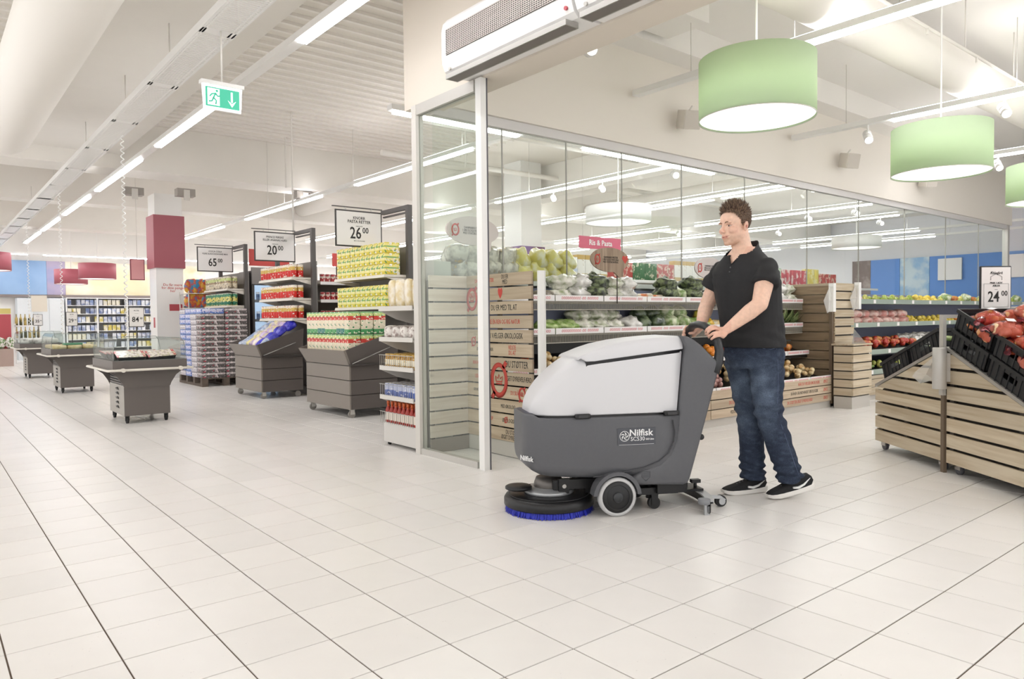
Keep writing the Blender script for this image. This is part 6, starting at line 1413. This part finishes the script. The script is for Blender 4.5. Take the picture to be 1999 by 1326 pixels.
# second column and aisle sign behind the glass
c = thing('column', 'square column with a purple and red box seen through the glass wall', 'column', (8.7, 9.55, 0)); c['kind'] = 'structure'; del c['category']
MB().box(-.28, .28, -.28, .28, 0, ZC-.003).build('shaft', whitem, c); MB().box(-.33, .33, -.33, .33, 2.2, 2.62).build('red_cladding', blend('purple_cladding', '#6e3b45', '#8a6f9c', 1.5, .5), c)
o = thing('aisle_sign', 'pink hanging aisle sign reading Ris & Pasta', 'sign', (9.35, 7.9, 2.49)); MB().box(-.6, .6, -.01, .01, 0, .24).build('board', mat('sign_pink', '#d8607c', .5), o)
text('lettering', 'Ris & Pasta', .15, wl, o, (.0, -.0115, .12), ROTX, .0006, bold=.003)
for x in (-.5, .5): MB().cyl((x, 0, .24), (x, 0, ZC-2.49), .004, n=5).build('hanger_wire', lgrey, o)
# ================================================================ BACK OF THE STORE
# blue department wall at the right
for (y0, y1, m_, lab) in ((5.4, 7.53, mat('blue_wall', '#5f8fd6', .5), 'bright blue wall panel right of the water picture'), (7.54, 8.47, blend('water_picture', '#8fb4d8', '#c8d8e0', 3, .4, .4, .6), 'pale water picture on the blue wall'), (8.48, 9.45, mat('blue_wall', '#5f8fd6', .5), 'blue wall panel left of the water picture'), (9.46, 10.1, blend('brown_wall', '#7a6a66', '#a89a94', 2, .5), 'brown wall panel at the left end of the blue wall'), (-3, 5.38, mat('blue_wall2', '#7da2d8', .5), 'blue wall panel beyond the end post of the glass')):
    tag(MB().box(24.6, 24.69, y0, y1, 1.3, 3.0).build('department_panel', m_), lab, 'wall panel')
for i, y in enumerate((4.55, 6.55)): tag(MB().box(24.52, 24.59, y, y+.7, 2.2, 2.9).build('white_board', paper), ('white board hung on the blue wall, right one', 'white board hung on the blue wall, left one')[i], 'board')
t = thing('cold_counter', 'white service counter along the blue wall', 'counter', (23.4, -2, 0)); MB().box(0, .9, 0, 10, .05, 1.25).build('body', whitem, t); MB().box(-.02, .92, 0, 10, 1.25, 1.3).build('top', lgrey, t)
# dairy wall
t = thing('dairy_cabinet', 'white lit dairy cabinet under the yellow frieze', 'cooler', (2.2, 23.55, 0)); dw = mat('dairy_white', '#f1f1f1', .4)
MB().box(0, 4.2, .58, .64, 0, 1.85).build('back', dw, t); MB().box(0, 4.2, 0, .58, 0, .2).build('base', dw, t); MB().box(0, 4.2, 0, .64, 1.85, 1.88).build('canopy', dw, t)
for k in range(6): MB().box(k*.84-.02, k*.84+.02, .0, .58, .2, 1.85).build('upright', dw, t)
dairy = [MB().box(-.05, .05, -.05, .05, 0, .17).mesh('dairy_pack', m_) for m_ in (blend('dp1', '#e9ecf2', '#8fa3cf', 5, .4, .5, .6, rnd=1), blend('dp2', '#f1ecdc', '#d8c86a', 5, .4, .5, .6, rnd=1), blend('dp3', '#d9dde6', '#6f7fa8', 5, .4, .45, .6, rnd=1))]
for k in range(6):
    z = .32+.265*k; MB().box(0, 4.2, .05, .56, z-.02, z).build('shelf', dw, t)
    for j in range(34):
        if (j*7+k*3) % 11: tag(ob('dairy_pack', dairy[(j//4+k) % 3], None, (2.29+.122*j, 23.68, z), (0, 0, RN.uniform(-.1, .1))), 'small dairy pack on shelf level %s of the lit cabinet' % ('one', 'two', 'three', 'four', 'five', 'six')[k], 'dairy pack', 'dairy packs on level %d' % (k+1))
# cabinets and displays left of the dairy wall
t = thing('tall_cabinet', 'tall pale blue-grey cabinet between the displays and dairy', 'cabinet', (.95, 23.6, 0)); MB().box(0, 1.2, 0, .6, 0, 1.86).build('body', mat('pale_cabinet', '#dde3e6', .45), t)
for x in (.0, .4, .8): MB().box(x+.005, x+.395, -.015, -.001, .1, 1.84).build('door', mat('pale_door', '#e4e9eb', .45), t)
MB().box(.35, .75, -.03, .2, 1.45, 1.93).build('poster_box', mat('poster_cream', '#dcd4c4', .5), t)
btl = MB(); btl.lathe([(0, 0), (.036, 0), (.036, .18), (.014, .24), (.013, .31), (0, .31)], 10); wb_ = btl.mesh('wine_bottle', blend('wine', '#4b4a2c', '#c8b06a', 5, .3, .45, .55, rnd=1))
t = thing('bottle_stand', 'white stand of bottles in front of the tall cabinet', 'display stand', (.95, 21.8, 0))
for z in (.35, .7, 1.05): MB().box(-.25, .35, -.15, .2, z-.03, z).build('shelf', whitem, t)
for x in (-.24, .34): MB().box(x-.015, x+.015, -.15, .2, 0, 1.1).build('side', whitem, t)
for z in (.35, .7, 1.05):
    for j in range(6): tag(ob('wine_bottle', wb_, None, (.75+.1*j, 21.72, z), (0, 0, j)), 'small dark bottle on the white stand at the back', 'bottle', 'bottles on the white stand')
t = thing('flower_stand', 'red backed flower stand at the far left edge', 'display stand', (.2, 20.6, 0)); MB().box(-.4, .35, .2, .24, .3, 1.35).build('back', redp, t); MB().box(-.4, .35, .2, .24, 1.36, 1.5).build('header', mat('straw', '#d8c87a', .6), t); MB().box(-.4, .35, -.2, .2, 0, .45).build('crate', mat('mauve_crate', '#b09a90', .6), t)
fm = leafy(.2, .2, .3, 44, blend('flowers', '#6f8a58', '#efe9e4', 16, .5, .45, .55, rnd=1), 'f', .5)
for j in range(4): tag(ob('flower_bunch', fm, None, (-.1+.2*j, 20.6, .451)), 'bunch of white flowers on the red backed stand', 'flowers', 'flower bunches')
# pink picture sign beside the column
o = thing('picture_sign', 'pink framed picture sign hanging left of the red column', 'sign', (2.05, 13.6, 1.95)); MB().box(-.13, .13, -.02, .02, 0, .42).build('frame', mat('maroon_frame', '#8a3f4a', .5), o); MB().box(-.115, .115, -.025, -.02, .015, .405).build('picture', mat('pink_picture', '#dba0a0', .5), o); MB().cyl((0, 0, .42), (0, 0, 2.45), .005, n=5).build('hanger_wire', lgrey, o)
# ================================================================ alike things: say which one by counting from the left
TENS = ['twentieth', 'thirtieth']; ONES = ORD[:9]; ORDX = 'first second third fourth fifth sixth seventh eighth ninth tenth eleventh twelfth thirteenth fourteenth fifteenth sixteenth seventeenth eighteenth nineteenth'.split()
ORDX += ['twentieth']+['twenty-'+q for q in ONES]+['thirtieth']+['thirty-'+q for q in ONES]+['fortieth']+['forty-'+q for q in ONES]
bpy.context.view_layer.update(); byl = {}
for o in sc.objects:
    if o.parent is None and o.get('label') and o.get('category'): byl.setdefault(o['label'], []).append(o)
for L_, os_ in byl.items():
    if len(os_) < 2: continue
    os_.sort(key=lambda o: pix(*o.location)[0])
    for i, o in enumerate(os_):
        n = '%s, %s from left' % (L_, ORDX[i])
        if len(n.split()) <= 16: o['label'] = n
